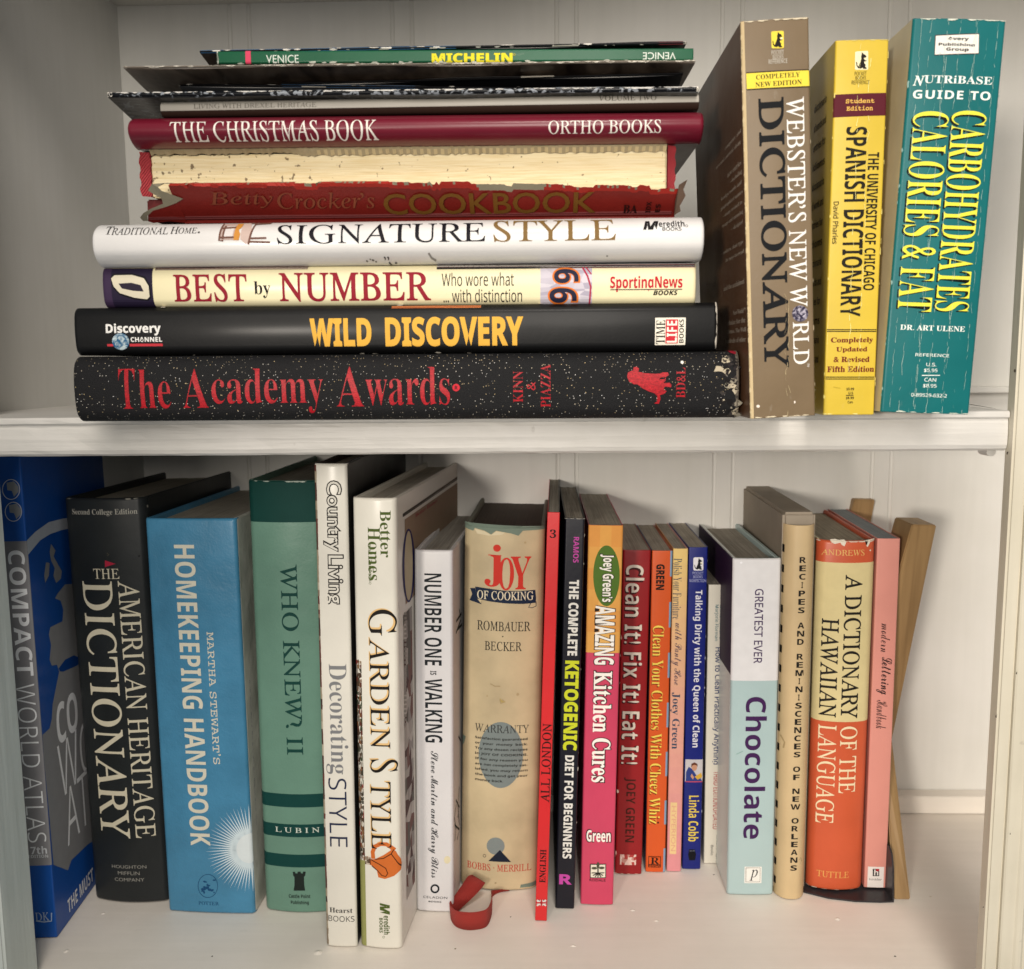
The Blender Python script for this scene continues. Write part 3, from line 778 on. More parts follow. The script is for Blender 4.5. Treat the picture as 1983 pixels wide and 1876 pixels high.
mosaic(b, ('D', 1790, 549), ('E', 440, 597), ['#b9643a', '#8f4a2b', '#d28a55', '#6b3a22', '#a7572f'], 40, 2, 5, lay=2)
chips(b, 26, 9, '#cfc8bb', .0011, 'T'); chips(b, 9, 19, '#cfc8bb', .0007, 'LR')
finish(b)

# cream hardback, red title, jersey numbers
b = lie('hardcover_book', 'cream hardback with a dark red title and a jersey photo, below the white one', ((197, 518), (1348.2, 507.5), (1347.5, 588.6), (202.6, 593.6)), YA + .004)
b.look('#e6dcb4', 0.25, D=0.215, b=0.0012, r=0.0028, hc=True, coat=0.3, mott=0.04, colL='#3a3d46')
b.part = 'photo_panel#2'
rect(b, '#241c33', ('D', 262, 352), ('D', 545, 556), lay=2); rect(b, '#3b2b46', ('D', 262, 352), ('D', 330, 556), lay=3)
P(b, '#0f0d17', 'D', [(318, 400), (332, 380), (430, 378), (500, 395), (528, 440), (532, 505), (515, 522), (440, 515), (365, 490), (330, 450)], lay=4)
P(b, '#d9d0b8', 'D', [(322, 405), (338, 388), (430, 386), (494, 404), (520, 445), (524, 500), (510, 514), (444, 506), (368, 482), (336, 446)], lay=5)
P(b, '#2b2333', 'D', [(362, 432), (430, 428), (478, 440), (494, 474), (440, 470), (380, 458)], lay=6)
b.part = None
T(b, 'BEST', 'sr', '#8d1b2c', ('D', 645, 382), ('D', 1037, 527), off=.012); T(b, 'by', 'sr', '#1d1a1a', ('D', 1070, 420), ('D', 1160, 507)); T(b, 'NUMBER', 'sr', '#8d1b2c', ('D', 1200, 376), ('E', 160, 560), off=.012)
T(b, 'Who wore what', 'sn', '#26231f', ('E', 220, 402), ('E', 626, 475)); T(b, '... with distinction', 'sn', '#26231f', ('E', 228, 495), ('E', 672, 565))
b.part = 'photo_panel'
rect(b, '#b9b2bd', ('E', 775, 366), ('E', 1065, 579), lay=2)
mosaic(b, ('E', 775, 366), ('E', 1065, 579), ['#b9b2bd', '#c4bec8', '#a9a3b2', '#bdb7c2', '#cdc7cf'], 9, 5, 3, lay=3)
for x, y, xx, yy in ((842, 372, 1000, 468), (816, 480, 990, 576)):
    T(b, '6', 'snb', '#d9752c', ('E', x, y), ('E', xx, yy), 90, .035, lay=4); T(b, '6', 'snb', '#1f2238', ('E', x + 10, y + 8), ('E', xx - 10, yy - 8), 90, .005, lay=5)
stroke(b, '#a8324a', 'E', [(1012, 370), (1040, 420), (1058, 480), (1052, 576)], .0007, lay=4); stroke(b, '#a8324a', 'E', [(1030, 368), (1062, 410)], .0005, lay=4)
b.part = None
T(b, 'SportingNews', 'snb', '#b8202f', ('E', 1168, 420), ('E', 1573, 507), off=.006); rect(b, '#26231f', ('E', 1168, 495), ('E', 1573, 497), lay=3); T(b, 'BOOKS', 'nbi', '#16130f', ('E', 1410, 501), ('E', 1547, 527), off=.01)
mosaic(b, ('D', 545, 340), ('D', 1350, 355), ['#16130f', '#55212a', '#c9b9a8', '#241c22', '#7a5a50', '#1b1a1e'], 34, 2, 8, lay=3); mosaic(b, ('E', 190, 334), ('E', 1648, 371), ['#1f1c1b', '#7b2a2f', '#c8bcae', '#2b3b55', '#4a463f', '#d8d3c8', '#24343f'], 40, 2, 9, lay=3)
finish(b)

# white hardback
b = lie('hardcover_book', 'glossy white hardback with large black and brown capitals and a chair on its spine', ((184, 432.5), (1362, 415.3), (1361.3, 503), (186, 516)), YA - .001)
b.look('#dcdad8', 0.24, D=0.22, b=0.0035, r=0.006, hc=True, coat=0.6, mott=0.03, colL='#2c3d52')
T(b, 'T', 'sr', '#221f1e', ('D', 283, 128), ('D', 325, 174)); T(b, 'RADITIONAL', 'sr', '#221f1e', ('D', 322, 136), ('D', 620, 174)); T(b, 'H', 'sr', '#221f1e', ('D', 630, 130), ('D', 672, 171)); T(b, 'OME', 'sr', '#221f1e', ('D', 672, 136), ('D', 770, 169)); ell(b, '#4b4744', 'D', 782, 163, 6, 6, 10)
T(b, 'SIGNATURE', 'sr', '#15131a', ('D', 1192, 121), ('E', 466, 229), off=.002); T(b, 'STYLE', 'sr', '#7d6238', ('E', 510, 103), ('E', 1198, 222), off=.002)
T(b, 'M', 'nbi', '#1a181a', ('E', 1352, 108), ('E', 1442, 160), off=.02); T(b, 'eredith', 'snb', '#1a181a', ('E', 1442, 106), ('E', 1586, 142)); T(b, 'BOOKS', 'sn', '#1a181a', ('E', 1460, 146), ('E', 1567, 166), off=.012); ring(b, '#1a181a', 'E', 1597, 138, 8, 8, 2, 14)
P(b, '#b9a39a', 'D', [(895, 112), (985, 108), (980, 205), (900, 205)], lay=2); P(b, '#d9d2cf', 'D', [(912, 130), (965, 126), (962, 190), (915, 192)], lay=3)
P(b, '#c98a3e', 'D', [(972, 112), (1000, 110), (1003, 130), (990, 150), (1002, 172), (996, 206), (968, 206)], lay=4); P(b, '#c9b2a8', 'D', [(1003, 108), (1040, 106), (1060, 150), (1056, 222), (1030, 224), (1004, 200)], lay=3)
for q in ([(897, 112), (893, 208), (915, 208)], [(1040, 106), (1068, 110), (1060, 160), (1046, 228)], [(1062, 115), (1145, 108)], [(1056, 196), (1140, 194)], [(1052, 214), (1160, 217)], [(900, 140), (972, 134)], [(898, 192), (970, 190)], [(915, 125), (912, 200)]): stroke(b, '#6e4c40', 'D', q, .0007, lay=5)
for x, y, s in ((1655, 308, 6), (1675, 300, 5), (1688, 304, 7), (1702, 310, 5)): ell(b, '#6b6863', 'D', x, y, s, s * .7, 8)
T(b, '”', 'sb', '#2a2727', ('D', 1748, 288), ('D', 1776, 304)); stroke(b, '#4a4745', 'D', [(1770, 312), (1778, 326)], .0006); stroke(b, '#4a4745', 'D', [(1805, 312), (1806, 318)], .0008); stroke(b, '#8a8682', 'E', [(145, 290), (160, 315), (183, 326)], .0008)
ell(b, '#8a8682', 'E', 1153, 303, 6, 4, 8)
finish(b)

# old cookbook with its spine torn off
b = lie('hardcover_book', 'battered red cookbook with a torn off spine showing its cream page block', ((272.8, 289.5), (1309, 281), (1305, 413), (276.5, 428)), YA + .007)
b.look('#7d1c1f', 0.6, D=0.20, b=0.0, r=0.0006, hc=True, page='#cdbb92')
root = empty(b.name, b.M, b.label, 'book', GS)
def loc(reg, x, y, off=0.0):
    q = b.to2(px(reg, x, y), 'S'); return (q[0], off, q[1])
uT, uB = b.to2((790, 286), 'S')[0], b.to2((790, 376), 'S')[0]
m_block = marble('old_glued_page_block', '#e8d9b2', '#dcc89a', 60, .40, .66, .9, (30, 1, 1), .5)
nn = m_block.node_tree; bs = nn.nodes['Principled BSDF']
tcn = nn.nodes.new('ShaderNodeTexCoord'); vo = nn.nodes.new('ShaderNodeTexNoise'); vo.inputs['Scale'].default_value = 420; vo.inputs['Detail'].default_value = 2
ms = nn.nodes.new('ShaderNodeSeparateXYZ'); nn.links.new(tcn.outputs['Object'], ms.inputs[0]); nn.links.new(tcn.outputs['Object'], vo.inputs['Vector'])
mk = nn.nodes.new('ShaderNodeMapRange'); mk.inputs[1].default_value = 0.0; mk.inputs[2].default_value = 0.12; mk.inputs[3].default_value = 0.085; mk.inputs[4].default_value = 0.0; nn.links.new(ms.outputs[2], mk.inputs[0])
ad = nn.nodes.new('ShaderNodeMath'); ad.operation = 'ADD'; nn.links.new(vo.outputs['Fac'], ad.inputs[0]); nn.links.new(mk.outputs[0], ad.inputs[1])
th = nn.nodes.new('ShaderNodeMapRange'); th.inputs[1].default_value = 0.69; th.inputs[2].default_value = 0.74; th.inputs[4].default_value = 0.8; nn.links.new(ad.outputs[0], th.inputs[0])
mxn = nn.nodes.new('ShaderNodeMix'); mxn.data_type = 'RGBA'; nn.links.new(th.outputs[0], mxn.inputs[0]); old = bs.inputs['Base Color'].links[0].from_socket
nn.links.new(old, mxn.inputs[6]); mxn.inputs[7].default_value = (0.09, 0.055, 0.03, 1); nn.links.new(mxn.outputs[2], bs.inputs['Base Color'])
bu_ = nn.nodes.new('ShaderNodeBump'); bu_.inputs['Distance'].default_value = 0.0006; bu_.inputs['Strength'].default_value = .8
wn = nn.nodes.new('ShaderNodeTexNoise'); wn.inputs['Scale'].default_value = 70; wn.inputs['Detail'].default_value = 8; mpp = nn.nodes.new('ShaderNodeMapping'); mpp.inputs['Scale'].default_value = (12, 1, 1); nn.links.new(tcn.outputs['Object'], mpp.inputs[0]); nn.links.new(mpp.outputs[0], wn.inputs['Vector']); nn.links.new(wn.outputs['Fac'], bu_.inputs['Height']); nn.links.new(bu_.outputs[0], bs.inputs['Normal'])
vL, vR = b.to2(px('A', 785, 900), 'S')[1], b.to2(px('B', 1655, 880), 'S')[1]
bmobj('page_block', boxmesh(uT + .0012, uB, 0.002, b.D - .004, vL, vR, 0.0006), m_block, root)
m_rc = cloth('red_book_cloth', '#9c2830', '#ad343b', 9000)
# boards: upper one with its cloth, lower one under the flap
bmobj('front_cover', boxmesh(0.0, uT, 0.004, b.D, 0, b.H, .0006), paper('#3d1a18', .6), root)
bmobj('back_cover', boxmesh(uB + .0002, b.W - .0008, 0.004, b.D, 0, b.H, .0006), paper('#5d1a1a', .6), root)
# red cloth turned over the two ends of the spine
for v0, v1, a, c in ((b.to2(px('A', 738, 900), 'S')[1], vL, 'A', 0), (vR, b.to2(px('B', 1699, 880), 'S')[1], 'B', 1)):
    V, F = [], []
    for i in range(13):
        u = uT + .0003 + (uB - uT - .0006) * i / 12; w_ = .0008 * math.sin(i * 1.7)
        V += [(u, -.0006 + .0008 * (i % 3 == 0) * .3, v0 + w_ * (1 - c) * .5), (u, 0.0006, (v0 + v1) / 2), (u, .0014, v1 - w_ * .4 * (1 - c) + w_ * .4 * c), (u, .006, v1 if c == 0 else v0)]
    for i in range(12):
        for k in range(3): F.append((4 * i + k, 4 * i + k + 1, 4 * i + 5 + k, 4 * i + 4 + k))
    mesh('cloth_hinge', V, F, [m_rc], None, root)
# strip of mull and torn paper along the top of the block
V, F, MI = [], [], []; rr = random.Random(2); N = 150
for i in range(N + 1):
    v = b.H * i / N * .965 + .004; lo = uT + (.0022 if v > b.H * .3 else .0012) + rr.uniform(-.0004, .0005); up = uT - .0009 - (rr.uniform(0, .0009) if v < b.H * .45 else rr.uniform(0, .0003))
    V += [(up, -.0012 - rr.uniform(0, .0012), v), ((up + lo) / 2, -.0006, v), (lo, .0013, v)]
for i in range(N):
    F += [(3 * i, 3 * i + 1, 3 * i + 4, 3 * i + 3), (3 * i + 1, 3 * i + 2, 3 * i + 5, 3 * i + 4)]; k = 1 if (i % 2 and i > N * .32) else 0; MI += [0, k]
mesh('mull_strip', V, F, [ink('#a99b7c', .9), ink('#c7b68d', .9)], MI, root)
# the torn spine, hanging folded over the lower board
def flap_off(u):
    t = (u - u_top) / (b.W - u_top); t = min(1, max(0, t)); return (-.0010 - .0085 * math.sin(t / .16 * math.pi / 2)) if t < .16 else -.0095 + .0165 * ((t - .16) / .84) ** 1.1
u_top = b.to2(px('A', 1100, 962), 'S')[0]
NV = 220; v_s, v_e = b.to2(px('A', 930, 965), 'S')[1], b.to2(px('B', 1706, 985), 'S')[1]
uB_ = b.to2(px('B', 1600, 1000), 'S')[0]; rag = random.Random(11); NU = 12; V, F, MI = [], [], []
tops = []; off_ = 0
for i in range(NV + 1):
    if rag.random() < .18: off_ = rag.uniform(-.0006, .0009)
    tops.append(u_top + (uB_ - u_top) * i / NV + off_ + rag.uniform(-.00012, .00012))
for i in range(NV + 1):
    v = v_s + (v_e - v_s) * i / NV
    for k in range(NU + 1):
        u = tops[i] + (b.W + .0006 - tops[i]) * k / NU
        wob = .0006 * math.sin(v * 90) * (k / NU) * (1 - k / NU) + (.0012 * math.sin(v * 38 + 1) if k == NU else 0) * .3
        V.append((u, flap_off(u) - wob, v))
vg0, vg1 = b.to2(px('B', 668, 1000), 'S')[1], b.to2(px('B', 998, 1000), 'S')[1]
for i in range(NV):
    v = v_s + (v_e - v_s) * i / NV
    for k in range(NU):
        F.append((i * (NU + 1) + k, i * (NU + 1) + k + 1, (i + 1) * (NU + 1) + k + 1, (i + 1) * (NU + 1) + k))
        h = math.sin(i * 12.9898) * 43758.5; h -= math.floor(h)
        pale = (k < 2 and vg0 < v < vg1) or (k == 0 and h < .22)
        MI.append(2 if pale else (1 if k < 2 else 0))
m_fl = paper('#7a1f18', .42, .12, .04, 0.1, .0); m_fl2 = paper('#a32a20', .5, .12, .03, 0, .25); m_gy = paper('#8d8672', .8, .1)  # shade of the downturned flap is in its red; fold strip coloured as lit
c0 = len(V)                                             # left part below the tear: a tongue running to the left end
tong = [('A', 978, 1056), ('A', 930, 1075), ('A', 870, 1090), ('A', 800, 1105), ('A', 758, 1128), ('A', 745, 1150), ('A', 770, 1158), ('A', 860, 1150), ('A', 985, 1142)]
q2 = [b.to2(px(*p), 'S') for p in tong] + [(b.W + .0004, v_s + .001), (u_top + .004, v_s + .0015)]
for u, v in q2: V.append((u, flap_off(u) - .0003, v))
for t in tri(q2): F.append(tuple(c0 + i for i in t)); MI.append(0)
c0 = len(V)
notch = [('A', 930, 965), ('A', 890, 968), ('A', 850, 990), ('A', 822, 1020), ('A', 850, 1040), ('A', 875, 1052), ('A', 870, 1075), ('A', 790, 1098), ('A', 745, 1115), ('A', 715, 1135), ('A', 722, 1150), ('A', 748, 1150), ('A', 758, 1128), ('A', 800, 1105), ('A', 880, 1088), ('A', 940, 1072), ('A', 985, 1054), ('A', 945, 1040), ('A', 890, 1020), ('A', 880, 1005), ('A', 905, 985), ('A', 932, 990)]
q2 = [b.to2(px(*p), 'S') for p in notch]
for u, v in q2: V.append((u, flap_off(max(u, u_top)) - .0009, v))
for t in tri(q2): F.append(tuple(c0 + i for i in t)); MI.append(2)
c0 = len(V)                                             # curled right end
curl = [('B', 1700, 990), ('B', 1737, 972), ('B', 1726, 1010), ('B', 1740, 1040), ('B', 1722, 1080), ('B', 1728, 1105), ('B', 1700, 1120), ('B', 1690, 1060)]
q2 = [b.to2(px(*p), 'S') for p in curl]
for i, (u, v) in enumerate(q2): V.append((u, flap_off(max(u, u_top)) - .001 - .002 * (i % 2), v))
for t in tri(q2): F.append(tuple(c0 + i for i in t)); MI.append(3)
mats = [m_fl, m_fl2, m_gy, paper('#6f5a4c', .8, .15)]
def flap_print(V2, Fc, mat, lay=3):
    if mat not in mats: mats.append(mat)
    c0 = len(V)
    for u, v in V2: V.append((u, flap_off(u) - .00012 - .00004 * lay - .0007, v))
    for t in Fc: F.append(tuple(c0 + i for i in t)); MI.append(mats.index(mat))
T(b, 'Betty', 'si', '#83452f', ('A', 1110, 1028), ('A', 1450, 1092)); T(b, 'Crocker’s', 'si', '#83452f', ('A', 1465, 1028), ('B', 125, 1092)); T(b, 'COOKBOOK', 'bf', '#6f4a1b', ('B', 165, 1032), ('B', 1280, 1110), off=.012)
T(b, 'BA', 'sb', '#2b100e', ('B', 1425, 1075), ('B', 1500, 1110)); T(b, 'IDX', 'snb', '#2b100e', ('B', 1545, 1062), ('B', 1570, 1108), -90); T(b, 'ES', 'snb', '#2b100e', ('B', 1595, 1072), ('B', 1620, 1106), -90)
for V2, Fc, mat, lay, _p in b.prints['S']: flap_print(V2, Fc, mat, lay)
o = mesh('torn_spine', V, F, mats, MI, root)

# dark red glossy hardback
b = lie('hardcover_book', 'glossy dark red hardback with white capitals, resting on the torn cookbook', ((250.7, 225), (1361.4, 211.5), (1360, 272), (254.4, 282.5)), YA + .000)
b.look('#6d1428', 0.26, D=0.205, b=0.0035, r=0.0055, hc=True, coat=0.7, mott=0.06, colR='#40121a')
T(b, 'THE CHRISTMAS BOOK', 'sr', '#ece5dc', ('A', 897, 640), ('B', 136, 730)); T(b, 'ORTHO BOOKS', 'sr', '#ece5dc', ('B', 1030, 638), ('B', 1620, 697))
finish(b)

# grey paperback catalogue
b = lie('paperback_book', 'thin grey softcover catalogue with faint capitals, lying on the dark red hardback', ((309.7, 195), (1352.5, 178), (1355, 210.5), (311.5, 223.5)), YA + .003)
b.look('#b0aba1', 0.3, D=0.20, b=0.0004, r=0.003, coat=0.2, mott=0.06, colR='#3a2a22', page='#cfc8b8')
T(b, 'LIVING WITH DREXEL HERITAGE', 'sr', '#6d6861', ('A', 1017, 545), ('A', 1662, 562)); T(b, 'VOLUME TWO', 'sr', '#4c4741', ('B', 1295, 500), ('B', 1597, 526))
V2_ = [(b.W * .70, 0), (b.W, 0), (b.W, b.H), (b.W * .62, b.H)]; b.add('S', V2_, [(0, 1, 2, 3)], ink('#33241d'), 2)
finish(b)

# magazines, thin and loose
GM = 'magazines near the top of the stack'
def mag(label, quad, y, rot, D, col, colR, W=None, mat=None, boardmat=None, scuff=.2):
    b = flat('magazine', label, GM, *quad, y, rot)
    b.look(col, 0.3, D=D, b=0.0003, r=0.0008, coat=0.15, mott=0.1, colR=colR, scuff=scuff, mat=mat, boardmat=boardmat, page='#d9d6cf')
    return b
mm = marble('swirl_print', '#101216', '#8f959c', 170, .545, .575, .3)
mm2 = marble('swirl_print_underside', '#0e1013', '#4d5258', 170, .56, .60, .3)
b = mag('magazine with a black and white swirl cover, jutting out to the left', ((208, 178.5), (1353, 168), (1353.5, 176.5), (209, 188.5)), YA - .002, 0.0, .21, '#15171b', '#15171b', mat=mm, boardmat=mm2)
chips(b, 120, 21, '#d6d3cd', .0011, 'L'); chips(b, 30, 22, '#e8e4da', .0012, 'T'); chips(b, 8, 23, '#e8e4da', .0022, 'B')
finish_mag(b, .0003, .05, .006, .026)
b = mag('blue and grey stapled magazine tucked in just above the swirl one', ((346.5, 161.5), (1010, 168.5), (1010, 173), (347, 167)), YA + .015, 0.0, .18, '#131316', '#5a5c60')
rect(b, '#33597f', ('A', 1480, 430), ('B', 330, 490), lay=2); chips(b, 24, 31, '#b9b6ae', .0009, 'LB')
stroke(b, '#d9d4c8', 'A', [(1586, 459), (1714, 462)], .0008, lay=6)
finish_mag(b, .006, .06)
b = mag('black stapled magazine lying under the brown one', ((545, 160.2), (1322, 139.5), (1322, 145), (545, 164)), YA + .0125, 1.9, .18, '#141416', '#1b1b1f')
stroke(b, '#b9b4a8', 'B', [(886, 404), (1060, 399)], .0008, lay=6)
finish_mag(b, .003, .05)
fur = marble('brown_fur_print', '#33241f', '#a08b78', 70, .30, .80, .3, (1, .35, 1), 1.2)
b = mag('brown magazine with a fur photo on its underside, jutting out to the left', ((239.6, 128.3), (1346, 116.6), (1346.5, 120.4), (240.5, 132.4)), YA + .001, -1.5, .215, '#8a8074', '#2a1f1a', boardmat=fur)
chips(b, 120, 41, '#d9d2c4', .0011, 'L'); chips(b, 20, 42, '#d9d2c4', .0012, 'B')
finish_mag(b, .0004, .04, .003, .06)

# green travel guide
b = lie('paperback_book', 'slim green travel guide with yellow capitals and a pink bar near its left end', ((418.4, 96.2), (1342, 94.7), (1344, 114.6), (420.3, 125.2)), YA + .006)
b.look('#14583b', 0.3, D=0.115, b=0.0, r=0.0008, coat=0.2, mott=0.06, page='#dcd8cc', scuff=.25)
rect(b, '#d84866', ('A', 1288, 259), ('A', 1319, 341), lay=2); T(b, 'VENICE', 'bf', '#dfe6dc', ('A', 1398, 289), ('A', 1570, 329)); T(b, 'MICHELIN', 'snb', '#e6d92f', ('B', 417, 280), ('B', 842, 327), off=.028)
T(b, 'VENICE', 'bf', '#dfe6dc', ('B', 1526, 275), ('B', 1698, 311), 180); ring(b, '#c9bb3a', 'B', 851, 286, 6, 6, 2, 12)
chips(b, 60, 51, '#cfd3c6', .0009, 'RB')
finish(b)
b = mag('blue and black magazine lying on top of the whole stack', ((387, 97.5), (1329, 80.5), (1329.5, 85.5), (388, 103)), YA + .022, -2.0, .17, '#16161a', '#181519')
rect(b, '#2f6a99', ('A', 1050, 255), ('B', 545, 300), lay=2); rect(b, '#7a2630', ('B', 1610, 215), ('B', 1755, 240), lay=2); chips(b, 60, 61, '#d9d5cb', .0012, 'LRT')
stroke(b, '#cfcabf', 'B', [(1052, 240), (1060, 246), (1180, 242), (1192, 230)], .0008, lay=6)
finish_mag(b, .0015, .05, .002)

# ------------------------------------------------------------------ upper shelf: three fat paperbacks
GP = 'fat pocket paperbacks standing beside the stack'
b = stand('paperback_book', 'tall brown pocket dictionary with a yellow band, standing next to the stack', GP, (1437, 39), (1564, 34.5), (1581, 805.5), (1452, 809.7), 0.0, 0.0)
b.look('#75634b', 0.33, D=0.107, b=0.0004, r=0.0007, coat=0.15, mott=0.07, colL='#5a3d2a', page='#cdbf9d', scuff=.12)
b.part = 'edition_band'
P(b, '#e8d24a', 'C', [(384, 419), (746, 400), (749, 497), (388, 515)]); stroke(b, '#2a2420', 'C', [(384, 419), (746, 400)], .0004); stroke(b, '#2a2420', 'C', [(388, 515), (749, 497)], .0004)
T(b, 'COMPLETELY', 'sb', '#1d1916', ('C', 440, 431), ('C', 693, 442)); T(b, 'NEW EDITION', 'sb', '#1d1916', ('C', 436, 474), ('C', 704, 485))
b.part = None
b.part = 'publisher_emblem'
P(b, '#e8d24a', 'C', [(532, 181), (594, 178), (599, 184), (600, 272), (594, 278), (534, 279), (529, 273), (527, 187)]); kangaroo(b, 'C', 532, 182, 596, 276, '#1c1815')
b.part = None
for t, A, B in (('POCKET', (528, 292), (600, 312)), ('BOOKS', (536, 319), (598, 338)), ('REFERENCE', (512, 345), (620, 362))): T(b, t, 'sn', '#c9c4b8', ('C', *A), ('C', *B))
T(b, 'DICTIONARY', 'sr', '#0c0e12', ('C', 450, 567), ('F', 632, 808), 90, off=.022); T(b, 'WEBSTER’S NEW W', 'sr', '#ebe8e2', ('C', 612, 562), ('F', 738, 458), 90, off=.006); T(b, 'RLD', 'sr', '#ebe8e2', ('F', 652, 550), ('F', 747, 788), 90, off=.006)
ell(b, '', 'F', 694, 501, 47, 47, 28, lay=3, mat=marble('printed_night_globe', '#231d38', '#c2bccb', 330, .46, .68, .4))
T(b, 'TM', 'sn', '#ebe8e2', ('F', 734, 787), ('F', 747, 806), 90)
ell(b, '#e8ddd0', 'F', 452, 1034, 10, 9, 7, lay=5); ell(b, '#e8ddd0', 'F', 662, 1010, 5, 8, 7, lay=5)
band(b, '#c2ad86', 0, b.H, 2, 0.0, 0.0011); chips(b, 50, 71, '#cdbb95', .0009, 'L'); chips(b, 34, 72, '#d9ccb0', .0008, 'TB'); chips(b, 12, 73, '#a8977c', .0005, 'R'); creases(b, (.56, .6), 5, '#a89878', 0, .34, .0002, .5)
side = ['computer, and', 'new and current slang', None, 'new entries', '—including', 'foreign words and', 'geographical names', '—many revised to', 'usage and meaning', '—designed', None, '—modern, clear type', 'in easy-to-read', None, None, 'and the acclaimed', None, None, 'New World™', 'choice for the', 'Times, The Wall', 'hundreds of other']
yy = [(560, 640), (610, 700), 0, (800, 850), (845, 880), (880, 940), (935, 985), (965, 1020), (1030, 1080), (1065, 1110), 0, (1165, 1210), (1215, 1260)]
for k, t in enumerate(side):
    if not t: continue
    v1 = b.H * (.735 - k * .0253); w0 = .004 + (.0012 if k % 2 else 0); hgt = b.H * .0135; ln = min(.088, len(t) * .0024)
    V_, F_, x0, x1, y0, y1 = glyphs(t, 'sr', 0, 1.0)
    b.add('L', [(w0 + ln - (vx - x0) / (x1 - x0) * ln, v1 + (vy_ - y0) / (y1 - y0) * hgt) for vx, vy_ in V_], F_, ink('#b0a394'), 2)
finish(b)

b = stand('paperback_book', 'yellow pocket paperback with a maroon label, between the brown and the teal one', GP, (1617, 78.5), (1723, 75), (1691, 803.5), (1596, 802.5), 0.0, 1.0)
b.look('#d0b43c', 0.3, D=0.107, b=0.0004, r=0.0007, coat=0.2, mott=0.05, page='#d4c9a8', scuff=.05)
b.part = 'publisher_emblem'
P(b, '#efe6bd', 'C', [(1016, 297), (1080, 293), (1085, 298), (1085, 398), (1078, 402), (1014, 402), (1009, 397), (1010, 302)]); kangaroo(b, 'C', 1013, 298, 1082, 400, '#1c1815')
b.part = None
for t, A, B in (('POCKET', (1008, 413), (1075, 434)), ('BOOKS', (1012, 439), (1072, 458)), ('REFERENCE', (990, 464), (1092, 484))): T(b, t, 'sn', '#2b2415', ('C', *A), ('C', *B))
b.part = 'edition_band'
P(b, '#571a26', 'C', [(888, 544), (1190, 533), (1189, 663), (887, 675)]); T(b, 'Student', 'mono', '#e6b85a', ('C', 957, 570), ('C', 1121, 592), off=.02); T(b, 'Edition', 'mono', '#e6b85a', ('C', 961, 611), ('C', 1112, 635), off=.02)
b.part = None
T(b, 'SPANISH DICTIONARY', 'snb', '#1d1a12', ('C', 960, 731), ('F', 1040, 517), 90); T(b, 'THE UNIVERSITY OF CHICAGO', 'snb', '#1d1a12', ('C', 1085, 877), ('F', 1120, 366), 90); T(b, 'David Pharies', 'sn', '#1d1a12', ('C', 887, 1160), ('F', 911, 99), 90, off=.01)
for y in (593, 603, 866, 877): stroke(b, '#1d1a12', 'F', [(850 - (y > 700) * 9, y), (1134 - (y > 700) * 12, y)], .00035)
for t, A, B in (('Completely', (872, 638), (1114, 673)), ('Updated', (902, 693), (1080, 725)), ('& Revised', (887, 749), (1093, 779)), ('Fifth Edition', (851, 804), (1120, 836))): T(b, t, 'sb', '#6d1a1c', ('F', *A), ('F', *B), off=.012)
for t, A, B in (('$5.99', (960, 927), (1003, 944)), ('U.S.', (972, 950), (1001, 965)), ('$8.99', (957, 978), (1002, 995)), ('Can.', (967, 1002), (999, 1017))): T(b, t, 'snb', '#1d1a12', ('F', *A), ('F', *B))
stroke(b, '#1d1a12', 'F', [(957, 971), (1000, 971)], .0003); stroke(b, '#b8a032', 'F', [(885, 922), (925, 930)], .0003)
chips(b, 24, 81, '#e3d27a', .0007, 'LR'); chips(b, 20, 82, '#e3d68a', .0007, 'TB'); creases(b, (.45, .66), 6, '#ece39a', .1, .98, .00018, .45)
for k in range(14): 
    V_, F_, x0, x1, y0, y1 = glyphs(['diccionario', 'of words and', 'entries for', 'idioms'][k % 4], 'snb'); v1 = b.H * (.86 - k * .055)
    b.add('L', [(.010 + .018 - (vx - x0) / (x1 - x0) * .018, v1 + (vy_ - y0) / (y1 - y0) * .0032) for vx, vy_ in V_], F_, ink('#3a2e14'), 2)
finish(b)

b = stand('paperback_book', 'fat teal pocket paperback with cracked spine and yellow capitals, near the right stile', GP, (1768, 40), (1950, 33.8), (1876, 802.3), (1706, 797.5), 0.0, 0.0)
b.look('#0c6668', 0.36, D=0.107, b=0.0008, r=0.001, coat=0.15, mott=0.07, colL='#d2c6a6', page='#d4c9a8', scuff=.06)
rect(b, '#0a5145', ('F', 1150, 1060), ('F', 1190, 700), lay=1)
b.part = 'publisher_label'
P(b, '#ece8de', 'C', [(1472, 204), (1722, 195), (1720, 309), (1467, 317)]); stroke(b, '#4a3438', 'C', [(1472, 204), (1722, 195), (1720, 309), (1467, 317)], .0003, closed=True)
for t, A, B in (('Avery', (1542, 213), (1662, 240)), ('Publishing', (1490, 246), (1697, 274)), ('Group', (1533, 274), (1661, 302))): T(b, t, 'snb', '#17171a', ('C', *A), ('C', *B), off=.02)
b.part = None
T(b, 'N', 'bi', '#eaf0e8', ('C', 1347, 434), ('C', 1408, 494), off=.01); T(b, 'UTRiBASE', 'sb', '#eaf0e8', ('C', 1410, 432), ('C', 1798, 488)); T(b, 'GUIDE TO', 'snb', '#eaf0e8', ('C', 1347, 516), ('C', 1788, 578), space=1.1)
for t, A, B in (('CARBOHYDRATES', ('C', 1567, 635), ('F', 1664, 491)), ('CALORIES & FAT', ('C', 1347, 638), ('F', 1450, 491))):
    T(b, t, 'sb', '#12150f', A, B, 90, lay=2, dx=-.0006, dy=-.0004, off=.01); T(b, t, 'sb', '#e6e04a', A, B, 90, lay=3, off=-.006)
T(b, 'DR. ART ULENE', 'sb', '#eaf0e8', ('F', 1272, 563), ('F', 1641, 606))
